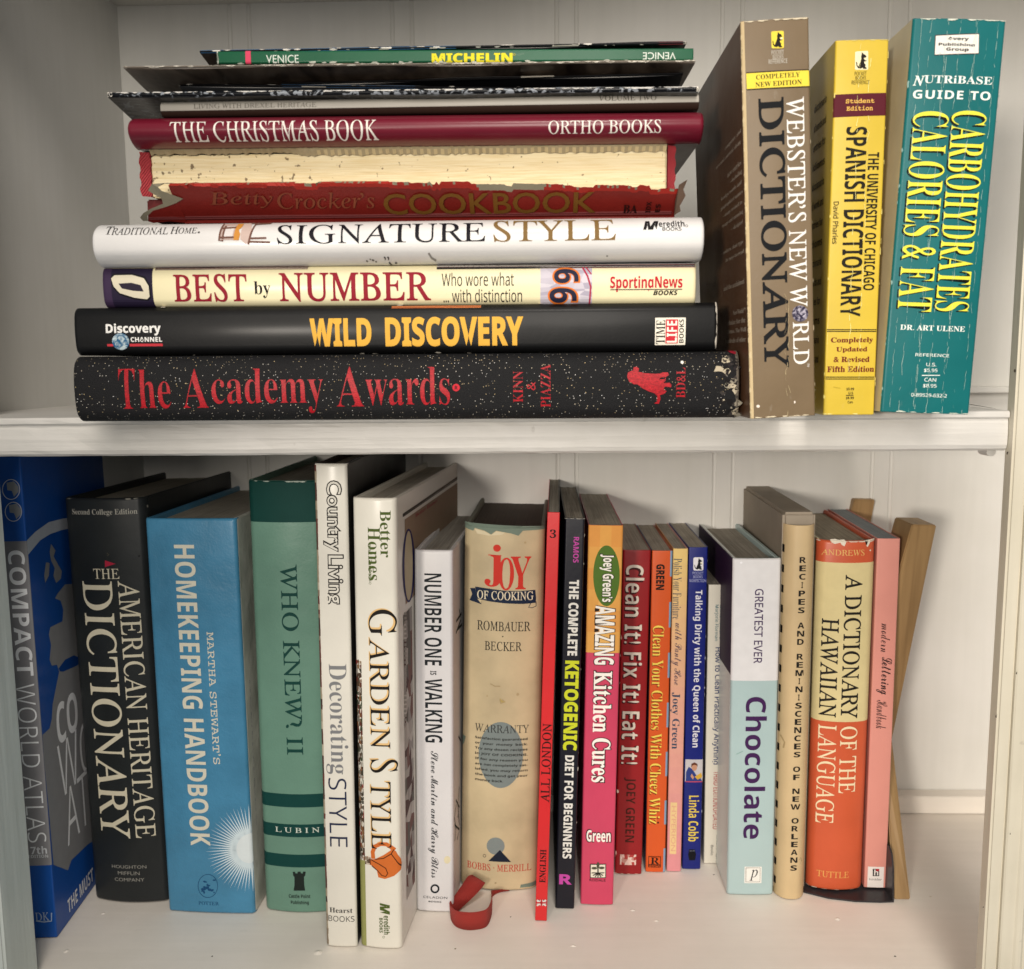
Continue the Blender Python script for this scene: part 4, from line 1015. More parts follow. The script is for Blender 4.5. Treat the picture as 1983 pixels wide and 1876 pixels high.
for t, A, B in (('REFERENCE', (1357, 728), (1549, 752)), ('U.S.', (1419, 783), (1475, 805)), ('$5.95', (1406, 816), (1481, 841)), ('CAN', (1408, 870), (1474, 893)), ('$8.95', (1400, 904), (1476, 930)), ('0-89529-632-2', (1333, 957), (1536, 984))): T(b, t, 'sn', '#eaf0e8', ('F', *A), ('F', *B), off=.004)
stroke(b, '#eaf0e8', 'F', [(1392, 856), (1497, 856)], .0003)
creases(b, (.09, .19, .355, .372, .50, .665, .682, .91), 12, '#a9c0b6', 0, 1, .00012, .30, .00028); creases(b, (.30, .8), 13, '#5f9a96', 0, 1, .00014, .8)
chips(b, 40, 91, '#d6d8c9', .0008, 'TB'); chips(b, 26, 92, '#8fb0aa', .0006, 'LR')
finish(b)

# ------------------------------------------------------------------ lower shelf
GB = 'books standing on the lower shelf'
b = stand('paperback_book', 'blue and grey atlas with a map cover, leftmost on the lower shelf beside the stile', GB, (-10, 868), (36, 868), (111.5, 1814.5), (64, 1817), FLOOR, -4.0)
b.look('#154fa0', 0.3, D=0.155, b=0.0, r=0.0008, coat=0.2, mott=0.04, page='#d9d6cc')
g1, g0 = vy(b, 'a', 115, 597), vy(b, 'h', 300, 1173); band(b, '#868588', g0, g1)
T(b, 'COMPACT', 'snb', '#f2f3f5', ('a', 50, 660), ('a', 231, 1508), 90); T(b, 'WORLD ATLAS', 'sn', '#eef0f2', ('a', 106, 1565), ('h', 317, 1015), 90, off=-.012)
T(b, '7th', 'snb', '#d6d9dd', ('h', 205, 1045), ('h', 321, 1094)); T(b, 'EDITION', 'snb', '#c9ccd0', ('h', 192, 1103), ('h', 328, 1120))
for cx, cy, r_ in ((76, 246, 61), (92, 397, 58)):
    ring(b, '#c9ccd0', 'a', cx, cy, r_, r_ + 9, 5); 
    P(b, '#8d9093', 'a', [(cx - 30, cy - 45), (cx + 20, cy - 55), (cx + 50, cy - 20), (cx + 52, cy + 15), (cx + 20, cy + 50), (cx + 5, cy + 10), (cx - 25, cy + 5)], lay=4)
T(b, 'DK', 'sr', '#9fb0c8', ('h', 238, 1494), ('h', 338, 1546)); stroke(b, '#9fb0c8', 'h', [(246, 1550), (300, 1556), (350, 1550), (350, 1494)], .0006)
P(b, '#b9bec6', 'a', [(178, 592), (240, 532), (330, 468), (420, 445), (520, 430), (520, 500), (415, 522), (340, 548), (270, 592), (186, 690)], 'R', 1)
m_land = ink('#8a8a8c')
P(b, '', 'a', [(345, 615), (375, 660), (362, 700), (395, 760), (418, 800), (412, 850), (380, 880), (360, 830), (370, 780), (345, 730), (335, 670)], 'R', 2, mat=m_land); P(b, '', 'a', [(310, 740), (335, 745), (330, 830), (305, 880), (298, 830)], 'R', 2, mat=m_land)
land = [('a', 560, 880), ('a', 440, 890), ('a', 390, 950), ('a', 372, 985), ('a', 410, 1000), ('a', 428, 1060), ('a', 422, 1140), ('a', 340, 1180), ('a', 330, 1230), ('a', 345, 1300), ('a', 335, 1400), ('a', 350, 1440), ('a', 385, 1435), ('a', 400, 1480), ('a', 378, 1590), ('a', 356, 1700), ('h', 350, 180), ('h', 335, 245), ('h', 287, 290), ('h', 300, 480), ('h', 330, 800), ('h', 362, 1170), ('h', 460, 1207), ('h', 482, 1140), ('h', 525, 1098), ('h', 590, 1035), ('h', 700, 960), ('h', 700, 300)]
V2 = [b.to2(px(*p), 'R') for p in land]; b.add('R', V2, tri(V2), m_land, 1)
P(b, '#0d3f86', 'a', [(395, 1460), (440, 1400), (500, 1370), (560, 1400), (520, 1440), (430, 1480), (405, 1480)], 'R', 2)
T(b, 'CO', 'snb', '#f0f1f4', ('h', 372, 95), ('h', 532, 240), face='R', lay=3); T(b, 'WO', 'sn', '#f0f1f4', ('h', 384, 365), ('h', 640, 490), face='R', lay=3, off=-.01); T(b, 'AT', 'sn', '#f0f1f4', ('h', 432, 680), ('h', 610, 865), face='R', lay=3, off=-.01); T(b, 'THE MUST', 'snb', '#f0f1f4', ('h', 455, 1412), ('h', 632, 1272), face='R', lay=3)
finish(b)

b = stand('hardcover_book', 'thick black dictionary with two columns of cream capitals, right of the blue atlas', GB, (117, 963.5), (283, 963), (327, 1744.5), (185.7, 1736.5), FLOOR, 3.5)
b.look('#222526', 0.36, D=0.165, b=0.004, r=0.004, hc=True, coat=0.15, mott=0.1, page='#a89f8c', over=.004)
CRE = '#cfc7b0'
T(b, 'Second College Edition', 'sr', '#a9a69c', ('a', 485, 378), ('a', 926, 424)); P(b, '#a6243c', 'a', [(722, 722), (792, 747), (722, 768)]); T(b, 'THE', 'sr', CRE, ('a', 640, 780), ('a', 818, 848))
T(b, 'DICTIONARY', 'sr', CRE, ('a', 555, 864), ('h', 897, 982), 90, off=.006); T(b, 'AMERICAN HERITAGE', 'sr', CRE, ('a', 803, 862), ('h', 1057, 985), 90, off=.004)
for t, A, B in (('HOUGHTON', (765, 1160), (997, 1189)), ('MIFFLIN', (807, 1203), (955, 1231)), ('COMPANY', (785, 1246), (985, 1276))): T(b, t, 'bf', '#8f8d86', ('h', *A), ('h', *B))
chips(b, 16, 101, '#8d8a80', .0009, 'LRT')
ell(b, '#17191a', 'a', 937, 700, 6, 6, 8); stroke(b, '#4a463a', 'a', [(735, 672), (748, 684), (738, 692)], .0005)
finish(b)

b = stand('hardcover_book', 'wide bright blue hardback with cream block capitals and a white sunburst', GB, (279.5, 1004.3), (456.6, 1003), (492.3, 1771.6), (326.6, 1761.6), FLOOR, 3.0)
b.look('#4484a8', 0.25, D=0.17, b=0.001, r=0.002, hc=True, coat=0.6, mott=0.10, bump=0.10, colR='#cfccc2', page='#b3aa9a')
T(b, 'HOMEKEEPING HANDBOOK', 'snb', '#d9d4c2', ('b', 240, 620), ('i', 492, 1040), 90); T(b, 'MARTHA STEWART’S', 'mono', '#d9d4c2', ('b', 463, 1210), ('i', 563, 487), 90)
for k in range(46):
    a = R(62 + k * 5.0); c, s_ = math.cos(a), math.sin(a); l2 = 285 + (15 if k % 2 else 0); r0 = 84
    if 757 + l2 * c > 785: l2 = (785 - 757) / max(c, .05)
    if l2 < r0: continue
    P(b, '#d5e4ea', 'i', [(757 + r0 * c - 7 * s_, 1062 + r0 * s_ + 7 * c), (757 + l2 * c, 1062 + l2 * s_), (757 + r0 * c + 7 * s_, 1062 + r0 * s_ - 7 * c)], lay=3)
ell(b, '#dfe8ea', 'i', 757, 1062, 92, 100, 30, lay=4, a0=75, a1=285)
ring(b, '#173f66', 'i', 473, 1310, 68, 80, 3); T(b, 'POTTER', 'sr', '#173f66', ('i', 409, 1414), ('i', 548, 1442))
for k in range(16):
    rr = random.Random(k); ell(b, '#1c4a74', 'i', 473 + rr.uniform(-46, 46), 1312 + rr.uniform(-42, 46), rr.uniform(5, 15), rr.uniform(4, 9), 7, lay=3)
T(b, 'HOMEKEEPING', 'snb', '#1f2a66', ('b', 752, 1540), ('i', 800, 900), 90, face='R')
for u_, a_ in ((.28, .5), (.62, .8), (.80, .35)): pass
finish(b)

b = stand('hardcover_book', 'sage green hardback with dark green title, bands and a castle tower', GB, (480.9, 931), (618, 928), (649, 1766), (510.9, 1757.5), FLOOR, 2.0)
b.look('#678d7c', 0.25, D=0.165, b=0.003, r=0.0035, hc=True, coat=0.5, mott=0.06, bump=0.06, page='#b3aa9a')
DG = '#123f39'
band(b, DG, vy(b, 'b', 970, 467), b.H - .0001)
for y0, y1 in ((767, 678), (968, 882), (1172, 1086)): band(b, '#0f403c', vy(b, 'i', 1020, y0 + 6), vy(b, 'i', 1020, y1 + 6))
T(b, 'WHO KNEW? II', 'sr', DG, ('b', 962, 750), ('i', 1123, 420), 90, off=.006); T(b, 'LUBIN', 'sr', '#d6dfd2', ('i', 928, 908), ('j', 205, 950), space=1.5, off=.004)
b.part = 'tower_emblem'
P(b, '#1f2724', 'i', [(1050, 1210), (1066, 1208), (1068, 1220), (1082, 1220), (1084, 1208), (1104, 1208), (1106, 1220), (1118, 1220), (1120, 1208), (1138, 1210), (1134, 1236), (1126, 1244), (1128, 1300), (1134, 1337), (1056, 1337), (1062, 1300), (1062, 1244), (1054, 1236)])
b.part = None
T(b, 'Castle Point', 'snb', '#1f2724', ('i', 1023, 1360), ('i', 1168, 1389)); T(b, 'Publishing', 'snb', '#1f2724', ('i', 1037, 1403), ('i', 1159, 1437))
chips(b, 12, 103, '#c9d2c6', .001, 'T')
finish(b)

b = stand('hardcover_book', 'tall narrow white hardback with outlined lettering, pulled forward between green and cream books', GB, (607.6, 897.5), (671.9, 897.5), (691.4, 1833), (633.4, 1833), FLOOR, 2.0)
b.look('#d9d5ca', 0.28, D=0.20, b=0.0008, r=0.0014, hc=True, coat=0.35, mott=0.03, colL='#3c2a26', colR='#121212', page='#c9c2b2')
T(b, 'Country', 'bf', '#1c1a1a', ('c', 219, 182), ('c', 366, 672), 90, off=.055); T(b, 'Country', 'bf', '#d9d5ca', ('c', 226, 190), ('c', 359, 664), 90, off=.004, lay=5)
T(b, 'Living', 'bf', '#1c1a1a', ('c', 228, 684), ('c', 376, 1026), 90, off=.055); T(b, 'Living', 'bf', '#d9d5ca', ('c', 235, 692), ('c', 369, 1018), 90, off=.004, lay=5)
T(b, 'Decorating', 'sr', '#77787a', ('c', 232, 1425), ('j', 404, 556), 90, off=-.002); T(b, 'STYLE', 'sn', '#232a45', ('j', 263, 580), ('j', 397, 1048), 90, off=-.008)
T(b, 'Hearst', 'sr', '#1c1a1a', ('j', 272, 1458), ('j', 428, 1496)); T(b, 'BOOKS', 'sn', '#1c1a1a', ('j', 264, 1512), ('j', 441, 1556), off=-.008)
mosaic(b, ('c', 160, 80), ('j', 250, 1720), ['#5a4038', '#8a7a68', '#3a2c28', '#a39680', '#6b2f2c', '#c4bba8'], 1, 70, 4, lay=2) if False else None
V2 = []; rr = random.Random(8); pal = ['#5a4038', '#8a7a68', '#4a3a34', '#a39680', '#6b3f38', '#b9b09c']
v = .001
while v < b.H - .003:
    h_ = rr.uniform(.002, .007); q = [(0, v), (.0011, v), (.0011 + rr.uniform(-.0002, .0002), min(b.H, v + h_)), (0, min(b.H, v + h_))]; b.add('S', q, [(0, 1, 2, 3)], ink(rr.choice(pal)), 2); v += h_
finish(b)

b = stand('hardcover_book', 'cream hardback with black capitals shadowed in gold and an orange watering can', GB, (683.4, 964.3), (764.8, 963), (779, 1832.5), (697.6, 1836), FLOOR, 5.5)
b.look('#dcd8cc', 0.22, D=0.20, b=0.0014, r=0.0022, hc=True, coat=0.4, mott=0.03, colR='#d6d2c8', page='#cbc4b4')
GR = '#4c5b26'
T(b, 'Better', 'sb', GR, ('c', 614, 388), ('c', 690, 708), 90, off=-.002); T(b, 'Homes', 'sb', GR, ('c', 532, 500), ('c', 620, 862), 90, off=-.004); T(b, 'and Gardens', 'sb', GR, ('c', 537, 614), ('c', 565, 868), 90); ring(b, GR, 'c', 549, 880, 8, 8, 2, 14)
for t, A, B in (('G', ('c', 537, 1055), ('c', 724, 1240)), ('ARDEN', ('c', 541, 1252), ('j', 687, 385)), ('S', ('j', 550, 448), ('j', 733, 550)), ('TYLE', ('j', 552, 600), ('j', 693, 1064))):
    T(b, t, 'sr', '#dcb67c', A, B, 90, off=.01, lay=2, dx=-.00045, dy=.0006); T(b, t, 'sr', '#191512', A, B, 90, off=-.002, lay=4)
b.part = 'watering_can_print'
OR = '#c8692e'
P(b, OR, 'j', [(580, 1128), (640, 1100), (700, 1062), (722, 1080), (745, 1130), (757, 1175), (748, 1215), (710, 1245), (650, 1262), (605, 1250), (594, 1200), (560, 1172), (515, 1152), (512, 1120), (530, 1110), (552, 1128)], lay=3)
stroke(b, OR, 'j', [(570, 1125), (566, 1080), (580, 1042), (620, 1024), (660, 1028), (690, 1050), (715, 1070)], .0022, lay=3)
for q in ([(582, 1128), (640, 1122), (690, 1095), (708, 1066)], [(692, 1096), (722, 1140), (752, 1190)], [(555, 1132), (610, 1160), (655, 1190), (668, 1225), (655, 1245), (630, 1238), (600, 1205), (560, 1172)], [(516, 1114), (548, 1118), (550, 1165)]): stroke(b, '#4a2310', 'j', q, .0005, lay=4)
mosaic(b, ('j', 512, 1112), ('j', 546, 1166), ['#e0d8c8', '#8a7a6a', '#5a4a3a', '#c0b0a0'], 3, 5, 2, lay=5)
b.part = None
q = b.to2(px('c', 470, 1405), 'S')[1]; q0 = b.to2(px('j', 490, 1140), 'S')[1]; q1 = b.to2(px('j', 500, 1732), 'S')[1]; wd = b.to2(px('j', 504, 700), 'S')[0]
rr = random.Random(15); pal = ['#3d3a30', '#6f4a30', '#7a5f44', '#8f877e', '#5a2f26', '#7a3630', '#333d2a', '#5a5850', '#6d6a60', '#4b3a2c', '#453428']
nv = 46
for i in range(nv):
    for k in range(4):
        u0, u1 = wd * k / 4, wd * (k + 1) / 4; va, vb = q0 + (q - q0) * i / nv, q0 + (q - q0) * (i + 1) / nv
        j = lambda: rr.uniform(-.0006, .0006)
        b.add('S', [(max(0, u0 + (j() if k else 0)), va + j()), (u1 + (j() if k < 3 else 0), va + j()), (u1 + (j() if k < 3 else 0), vb + j()), (max(0, u0 + (j() if k else 0)), vb + j())], [(0, 1, 2, 3)], ink(rr.choice(pal)), 2 + (i + k) % 2)
b.add('S', [(0, .0006), (wd, .0006), (wd, q0), (0, q0)], [(0, 1, 2, 3)], ink('#8f9058'), 2)
T(b, 'M', 'nbi', GR, ('j', 615, 1424), ('j', 682, 1505), 90, off=.02); T(b, 'eredith', 'snb', GR, ('j', 640, 1510), ('j', 682, 1640), 90); T(b, 'BOOKS', 'snb', GR, ('j', 611, 1525), ('j', 636, 1626), 90); ring(b, GR, 'j', 641, 1655, 8, 8, 2, 12)
# front cover: printed frame, ring and a garden scene
rect(b, '#a89a86', ('c', 768, 418), ('c', 1160, 150), 'R', 1); 
for o in (0, 8, 16): stroke(b, '#2e2620', 'c', [(767, 415 + o), (1165, 142 + o)], .0005, 'R', 3)
rect(b, '#8f7a66', ('c', 780, 450), ('c', 1165, 620), 'R', 2); T(b, 'Better Homes', 'sb', '#8d1f33', ('c', 852, 412), ('c', 1000, 330), face='R', lay=4)
ring(b, '#231f55', 'c', 806, 762, 42, 250, 14, face='R', lay=4); ell(b, '#b5a98c', 'c', 806, 762, 30, 236, 30, 'R', 3)
mosaic(b, ('c', 770, 1100), ('j', 850, 1280), ['#8f8a86', '#6b4a44', '#a39e98', '#5a5650', '#b5b0aa', '#4a2f2c'], 4, 26, 12, 'R', 2)
for k in range(26): P(b, '#8a8780', 'c', [(776, 1080 + k * 30), (792, 1078 + k * 30), (792, 1096 + k * 30), (776, 1098 + k * 30)], 'R', 3)
finish(b)

b = stand('hardcover_book', 'white hardback with black block capitals and slanted script, left of the beige cookbook', GB, (802, 1064.4), (876.2, 1065.8), (877.6, 1766.5), (806.8, 1763.5), FLOOR, 3.0)
b.look('#d3d1d2', 0.3, D=0.15, b=0.0006, r=0.0018, hc=True, coat=0.2, mott=0.03, page='#b9b3a8')
INK = '#1b2024'
T(b, 'NUMBER ONE', 'snb', INK, ('c', 913, 814), ('c', 1034, 1440), 90, off=-.004); T(b, 'IS', 'snb', INK, ('c', 955, 1474), ('c', 997, 1503), 90); T(b, 'WALKING', 'snb', INK, ('c', 918, 1526), ('j', 1038, 342), 90, off=-.004)
T(b, 'Steve Martin and Harry Bliss', 'sc', '#2a2d31', ('j', 936, 396), ('j', 1012, 1258), 90)
ring(b, INK, 'j', 987, 1330, 31, 31, 12, 20); T(b, 'CELADON', 'sn', INK, ('j', 907, 1378), ('j', 1070, 1401)); T(b, 'BOOKS', 'snb', INK, ('j', 943, 1411), ('j', 1030, 1425))
ell(b, '#d9cfae', 'j', 1070, 1136, 22, 26, 14, lay=2)
for q in ([(1128, 1220), (1160, 1130), (1150, 1060)], [(1138, 1195), (1168, 1160)], [(1130, 1140), (1165, 1085)]): stroke(b, INK, 'c', q, .0016, 'R', 3)
for q in ([(1130, 760), (1118, 850), (1128, 930), (1120, 1010)], [(1150, 640), (1140, 760), (1150, 900)], [(1145, 300), (1160, 330)], [(1128, 730), (1150, 780), (1140, 850)], [(1120, 900), (1150, 930), (1135, 1000)]): stroke(b, INK, 'j', q, .0012, 'R', 3)
finish(b)

b = stand('hardcover_book', 'thick beige cookbook in a torn paper jacket with a red title and navy banner', GB, (898, 1014.5), (1057.2, 1022), (1038.6, 1718), (892.9, 1713), FLOOR, 1.5)
b.look('#beae8c', 0.5, D=0.155, b=0.005, r=0.004, hc=True, mott=0.13, page='#4b3f33', colL='#77796a', colR='#77796a', scuff=.08, dark=.7)
T(b, 'j', 'sb', '#bf3328', ('d', 303, 613), ('d', 408, 903)); T(b, 'O', 'sb', '#bf3328', ('d', 397, 702), ('d', 498, 926)); T(b, 'Y', 'sb', '#bf3328', ('d', 478, 696), ('d', 612, 922)); stroke(b, '#bf3328', 'd', [(325, 686), (415, 690)], .0005)
NV_ = '#16233a'
P(b, NV_, 'd', [(235, 905), (330, 914), (440, 927), (540, 931), (643, 929), (648, 985), (646, 1018), (560, 1020), (440, 1012), (330, 1000), (250, 986)]); P(b, NV_, 'd', [(236, 915), (200, 918), (214, 958), (195, 1000), (278, 1022), (276, 994), (250, 986)]); P(b, '#c9b892', 'd', [(250, 986), (277, 992), (275, 1016)], lay=3)
stroke(b, NV_, 'd', [(612, 1018), (598, 1046), (622, 1050), (648, 1040), (648, 1010)], .0004)
T(b, 'OF COOKING', 'sr', '#ded4b8', ('d', 250, 926), ('d', 630, 997), lay=4, off=.006); T(b, 'ROMBAUER', 'sr', '#24211e', ('d', 250, 1130), ('d', 610, 1207), off=.004); ell(b, '#24211e', 'd', 424, 1236, 5, 5, 10); T(b, 'BECKER', 'sr', '#24211e', ('d', 302, 1268), ('d', 552, 1339), off=.004)
ell(b, '#75807f', 'k', 410, 416, 151, 223, 44); T(b, 'WARRANTY', 'sr', '#2d2b2a', ('k', 233, 207), ('k', 600, 276))
for k, t in enumerate(('Satisfaction guaranteed', 'or  your  money  back.', 'Try any dozen recipes', 'in JOY OF COOKING.', 'If for any reason you', 'are not completely sat-', 'isfied, you may return', 'the book and get your', 'money back.')):
    y = 294 + k * 35.4; T(b, t, 'snb', '#262423', ('k', 235, y), ('k', 591 if k < 8 else 427, y + 31 + (4 if k < 8 else -2)), off=.012)
ell(b, '#7b8483', 'k', 376, 1031, 61, 58, 30); P(b, '#18202f', 'k', [(405, 1056), (480, 1141), (327, 1133)], lay=4); ring(b, '#3a3733', 'k', 300, 1100, 11, 11, 3, 14)
T(b, 'BOBBS · MERRILL', 'sr', '#b5372c', ('k', 180, 1146), ('k', 615, 1213), off=.004)
m_board = ink('#6f7e72', .7)
P(b, '', 'd', [(160, 470), (718, 500), (718, 522), (560, 524), (530, 557), (480, 540), (380, 522), (345, 548), (300, 524), (232, 508), (222, 527), (160, 512)], lay=3, mat=m_board)
P(b, '', 'k', [(545, 1302), (645, 1298), (648, 1328), (540, 1322)], lay=3, mat=m_board); P(b, '', 'k', [(146, 305), (168, 310), (160, 350), (146, 380)], lay=3, mat=m_board)
P(b, '#cfc3a4', 'd', [(230, 512), (300, 528), (345, 552), (380, 528), (440, 534), (420, 548), (330, 556), (250, 545)], lay=2)
for q in ([(340, 1556), (370, 1572), (408, 1572)], [(404, 1660), (410, 1688), (440, 1678), (422, 1662)]): stroke(b, '#9d8c68', 'd', q, .0006, lay=2)
for x, y, s_ in ((575, 605, 8), (318, 1640, 6), (525, 1630, 10)): ell(b, '#a89672', 'd', x, y, s_, s_, 9)
ell(b, '#a39070', 'k', 375, 1281, 7, 7, 8); P(b, '#a8955f', 'k', [(404, 30), (412, 62), (445, 58), (425, 50)], lay=3)
rt = finish(b)

b = stand('paperback_book', 'thin bright red guidebook with black lettering, pulled forward on the lower shelf', GB, (1060, 991.8), (1084.3, 991.8), (1058.6, 1784), (1036.3, 1781.8), FLOOR, 1.0)
b.look('#c8282b', 0.28, D=0.165, b=0.0, r=0.0005, coat=0.3, mott=0.04, colR='#1a1214', page='#b5aea0')
T(b, '3', 'sb', '#1a1412', ('d', 742, 517), ('d', 783, 576)); T(b, 'ALL LONDON', 'sr', '#1a1412', ('k', 693, 211), ('k', 739, 748), -90, off=.008); T(b, 'ENGLISH', 'sb', '#1a1412', ('k', 676, 1065), ('k', 712, 1291), -90)
b.part = 'flag_emblem'
rect(b, '#2c3560', ('k', 654, 1406), ('k', 717, 1446)); 
for q in ([(654, 1408), (716, 1446)], [(654, 1446), (716, 1408)]): stroke(b, '#cfc9c4', 'k', q, .0009, lay=3)
stroke(b, '#cfc9c4', 'k', [(685, 1406), (685, 1446)], .0016, lay=4); stroke(b, '#cfc9c4', 'k', [(654, 1426), (716, 1426)], .0016, lay=4); stroke(b, '#b3262b', 'k', [(685, 1406), (685, 1446)], .0009, lay=5); stroke(b, '#b3262b', 'k', [(654, 1426), (716, 1426)], .0009, lay=5)
b.part = None
finish(b)

b = stand('paperback_book', 'narrow black paperback with white and lime yellow block lettering', GB, (1092, 1003), (1135, 1003), (1110, 1759.7), (1077.5, 1758.8), FLOOR, 0.0)
b.look('#14141e', 0.32, D=0.15, b=0.0, r=0.0012, coat=0.15, mott=0.05, page='#b9b0a0', dark=.4)
T(b, 'RAMOS', 'snb', '#b8479a', ('d', 903, 568), ('d', 936, 742), 90); T(b, 'THE COMPLETE', 'snb', '#d9d6d0', ('d', 873, 858), ('d', 927, 1373), 90, off=.02); T(b, 'KETOGENIC', 'snb', '#c3c92c', ('d', 845, 1405), ('k', 925, 396), 90, off=.024); T(b, 'DIET FOR BEGINNERS', 'snb', '#d9d6d0', ('k', 845, 427), ('k', 888, 1128), 90, off=.014)
T(b, 'R', 'snb', '#b8479a', ('k', 806, 1232), ('k', 890, 1303), off=.02); chips(b, 24, 121, '#c9c4b8', .0006, 'RT')
finish(b)

b = stand('paperback_book', 'pink paperback with an orange top, a green oval and white outlined lettering', GB, (1139.4, 1016.7), (1207.4, 1016.7), (1186.5, 1751.3), (1125, 1750.3), FLOOR, 0.0)
b.look('#c2415e', 0.26, D=0.14, b=0.0006, r=0.001, coat=0.3, mott=0.04, page='#b9b0a0')
vo_ = vy(b, 'e', 250, 1268); band(b, '#d49a4e', vo_, b.H)
for k in range(6):
    h_ = (b.H - vo_) / 6
    for c in range(3):
        if (k + c) % 2: b.add('S', [(b.W * c / 3, vo_ + h_ * k), (b.W * (c + 1) / 3, vo_ + h_ * k), (b.W * (c + 1) / 3, vo_ + h_ * (k + 1)), (b.W * c / 3, vo_ + h_ * (k + 1))], [(0, 1, 2, 3)], ink('#dba95f' if c % 2 else '#d19048'), 2)
ell(b, '#4d6a28', 'e', 273, 745, 90, 206, 44, lay=3)
def outl(bk, t, sty, A, B, d, fill='#ece6de', line='#241b18', o=.05, o2=.0): T(bk, t, sty, line, A, B, d, o, lay=4); T(bk, t, sty, fill, A, B, d, o2, lay=6)
def inset(A, B, k): return (A[0], A[1] + k, A[2] + k), (B[0], B[1] - k, B[2] - k)
for t, sty, A, B, d in (('Joey Green’s', 'snb', ('e', 222, 594), ('e', 322, 929), 90), ('AMAZING', 'snb', ('e', 192, 942), ('e', 328, 1354), 90), ('Kitchen Cures', 'sb', ('e', 180, 1385), ('l', 300, 616), 90), ('Green', 'snb', ('l', 133, 926), ('l', 306, 1020), 0)):
    a2, b2 = inset(A, B, 6); T(b, t, sty, '#241b18', A, B, d, .045, lay=4); T(b, t, sty, '#ece6de', a2, b2, d, .008, lay=6)
b.part = 'publisher_emblem'
rect(b, '#ddd6c4', ('l', 163, 1164), ('l', 267, 1255), lay=3); stroke(b, '#241f1a', 'l', [(163, 1164), (267, 1164), (267, 1255), (163, 1255)], .0006, closed=True, lay=5)
stroke(b, '#241f1a', 'l', [(215, 1170), (215, 1250)], .0007, lay=5)
for cx, cy, rx, ry in ((215, 1170, 10, 22), (190, 1190, 20, 9), (240, 1188, 20, 9)): ell(b, '#4a4a3a', 'l', cx, cy, rx, ry, 14, lay=6)
for q in ([(215, 1222), (180, 1240)], [(215, 1222), (250, 1240)], [(215, 1222), (195, 1250)], [(215, 1222), (236, 1250)], [(172, 1222), (258, 1222)]): stroke(b, '#241f1a', 'l', q, .0006, lay=5)
T(b, 'RODALE', 'bf', '#2a1c20', ('l', 157, 1263), ('l', 266, 1282), off=.01)
b.part = None
finish(b)

b = stand('paperback_book', 'dark red paperback with pale playful lettering, between the pink and the orange one', GB, (1207.8, 1064.5), (1259.5, 1065), (1243.5, 1692), (1190, 1691.6), FLOOR, 0.0)
b.look('#8c191d', 0.3, D=0.13, b=0.0006, r=0.001, coat=0.2, mott=0.05, page='#b9b0a0')
T(b, 'Clean It! Fix It! Eat It!', 'snb', '#3a1012', ('e', 404, 672), ('l', 490, 490), 90, off=.02, lay=3, dx=-.0004, dy=-.0003); T(b, 'Clean It! Fix It! Eat It!', 'snb', '#cfc6b8', ('e', 406, 670), ('l', 494, 487), 90, off=-.008, lay=4)
T(b, 'JOEY GREEN', 'snb', '#3a1c14', ('l', 392, 577), ('l', 460, 1016), 90, off=-.01)
mosaic(b, ('l', 366, 1098), ('l', 472, 1170), ['#d5b9ae', '#c9a89c', '#a8403c', '#d9c6bb', '#b98a80'], 7, 4, 7, lay=3)
ell(b, '#d9cbb8', 'l', 350, 673, 6, 12, 8, lay=5); chips(b, 12, 131, '#d9b9a8', .0008, 'LB')
finish(b)

b = stand('paperback_book', 'orange paperback with yellow lettering and a blue dashed right edge', GB, (1262.5, 1066), (1302.6, 1066), (1287.2, 1688), (1250.5, 1688), FLOOR, 0.0)
b.look('#cc5521', 0.28, D=0.13, b=0.0004, r=0.0008, coat=0.25, mott=0.04, colL='#1c3a6a', page='#b9b0a0')
T(b, 'GREEN', 'snb', '#1d1510', ('e', 610, 667), ('e', 664, 842), 90, off=.025); 
T(b, 'Clean Your Clothes With Cheez Whiz', 'sb', '#6b2d12', ('e', 588, 1084), ('l', 632, 893), 90, lay=3, dx=-.0003, dy=-.0003, off=-.004); T(b, 'Clean Your Clothes With Cheez Whiz', 'sb', '#e6cf5a', ('e', 588, 1082), ('l', 634, 890), 90, off=-.01, lay=4)
for k in range(13):
    if k % 2 == 0: b.add('S', [(b.W * .9, b.H * k / 13), (b.W, b.H * k / 13), (b.W, b.H * (k + 1) / 13), (b.W * .9, b.H * (k + 1) / 13)], [(0, 1, 2, 3)], ink('#7f9bb5'), 3)
rect(b, '#1d1510', ('l', 557, 1111), ('l', 640, 1187), lay=3); rect(b, '#cc5521', ('l', 561, 1115), ('l', 636, 1166), lay=4); T(b, 'R', 'sb', '#1d1510', ('l', 572, 1118), ('l', 630, 1164), lay=5); T(b, 'BOOKS', 'snb', '#cc5521', ('l', 563, 1170), ('l', 634, 1184), lay=5)
ell(b, '#3a2418', 'l', 622, 883, 7, 7, 8)
finish(b)

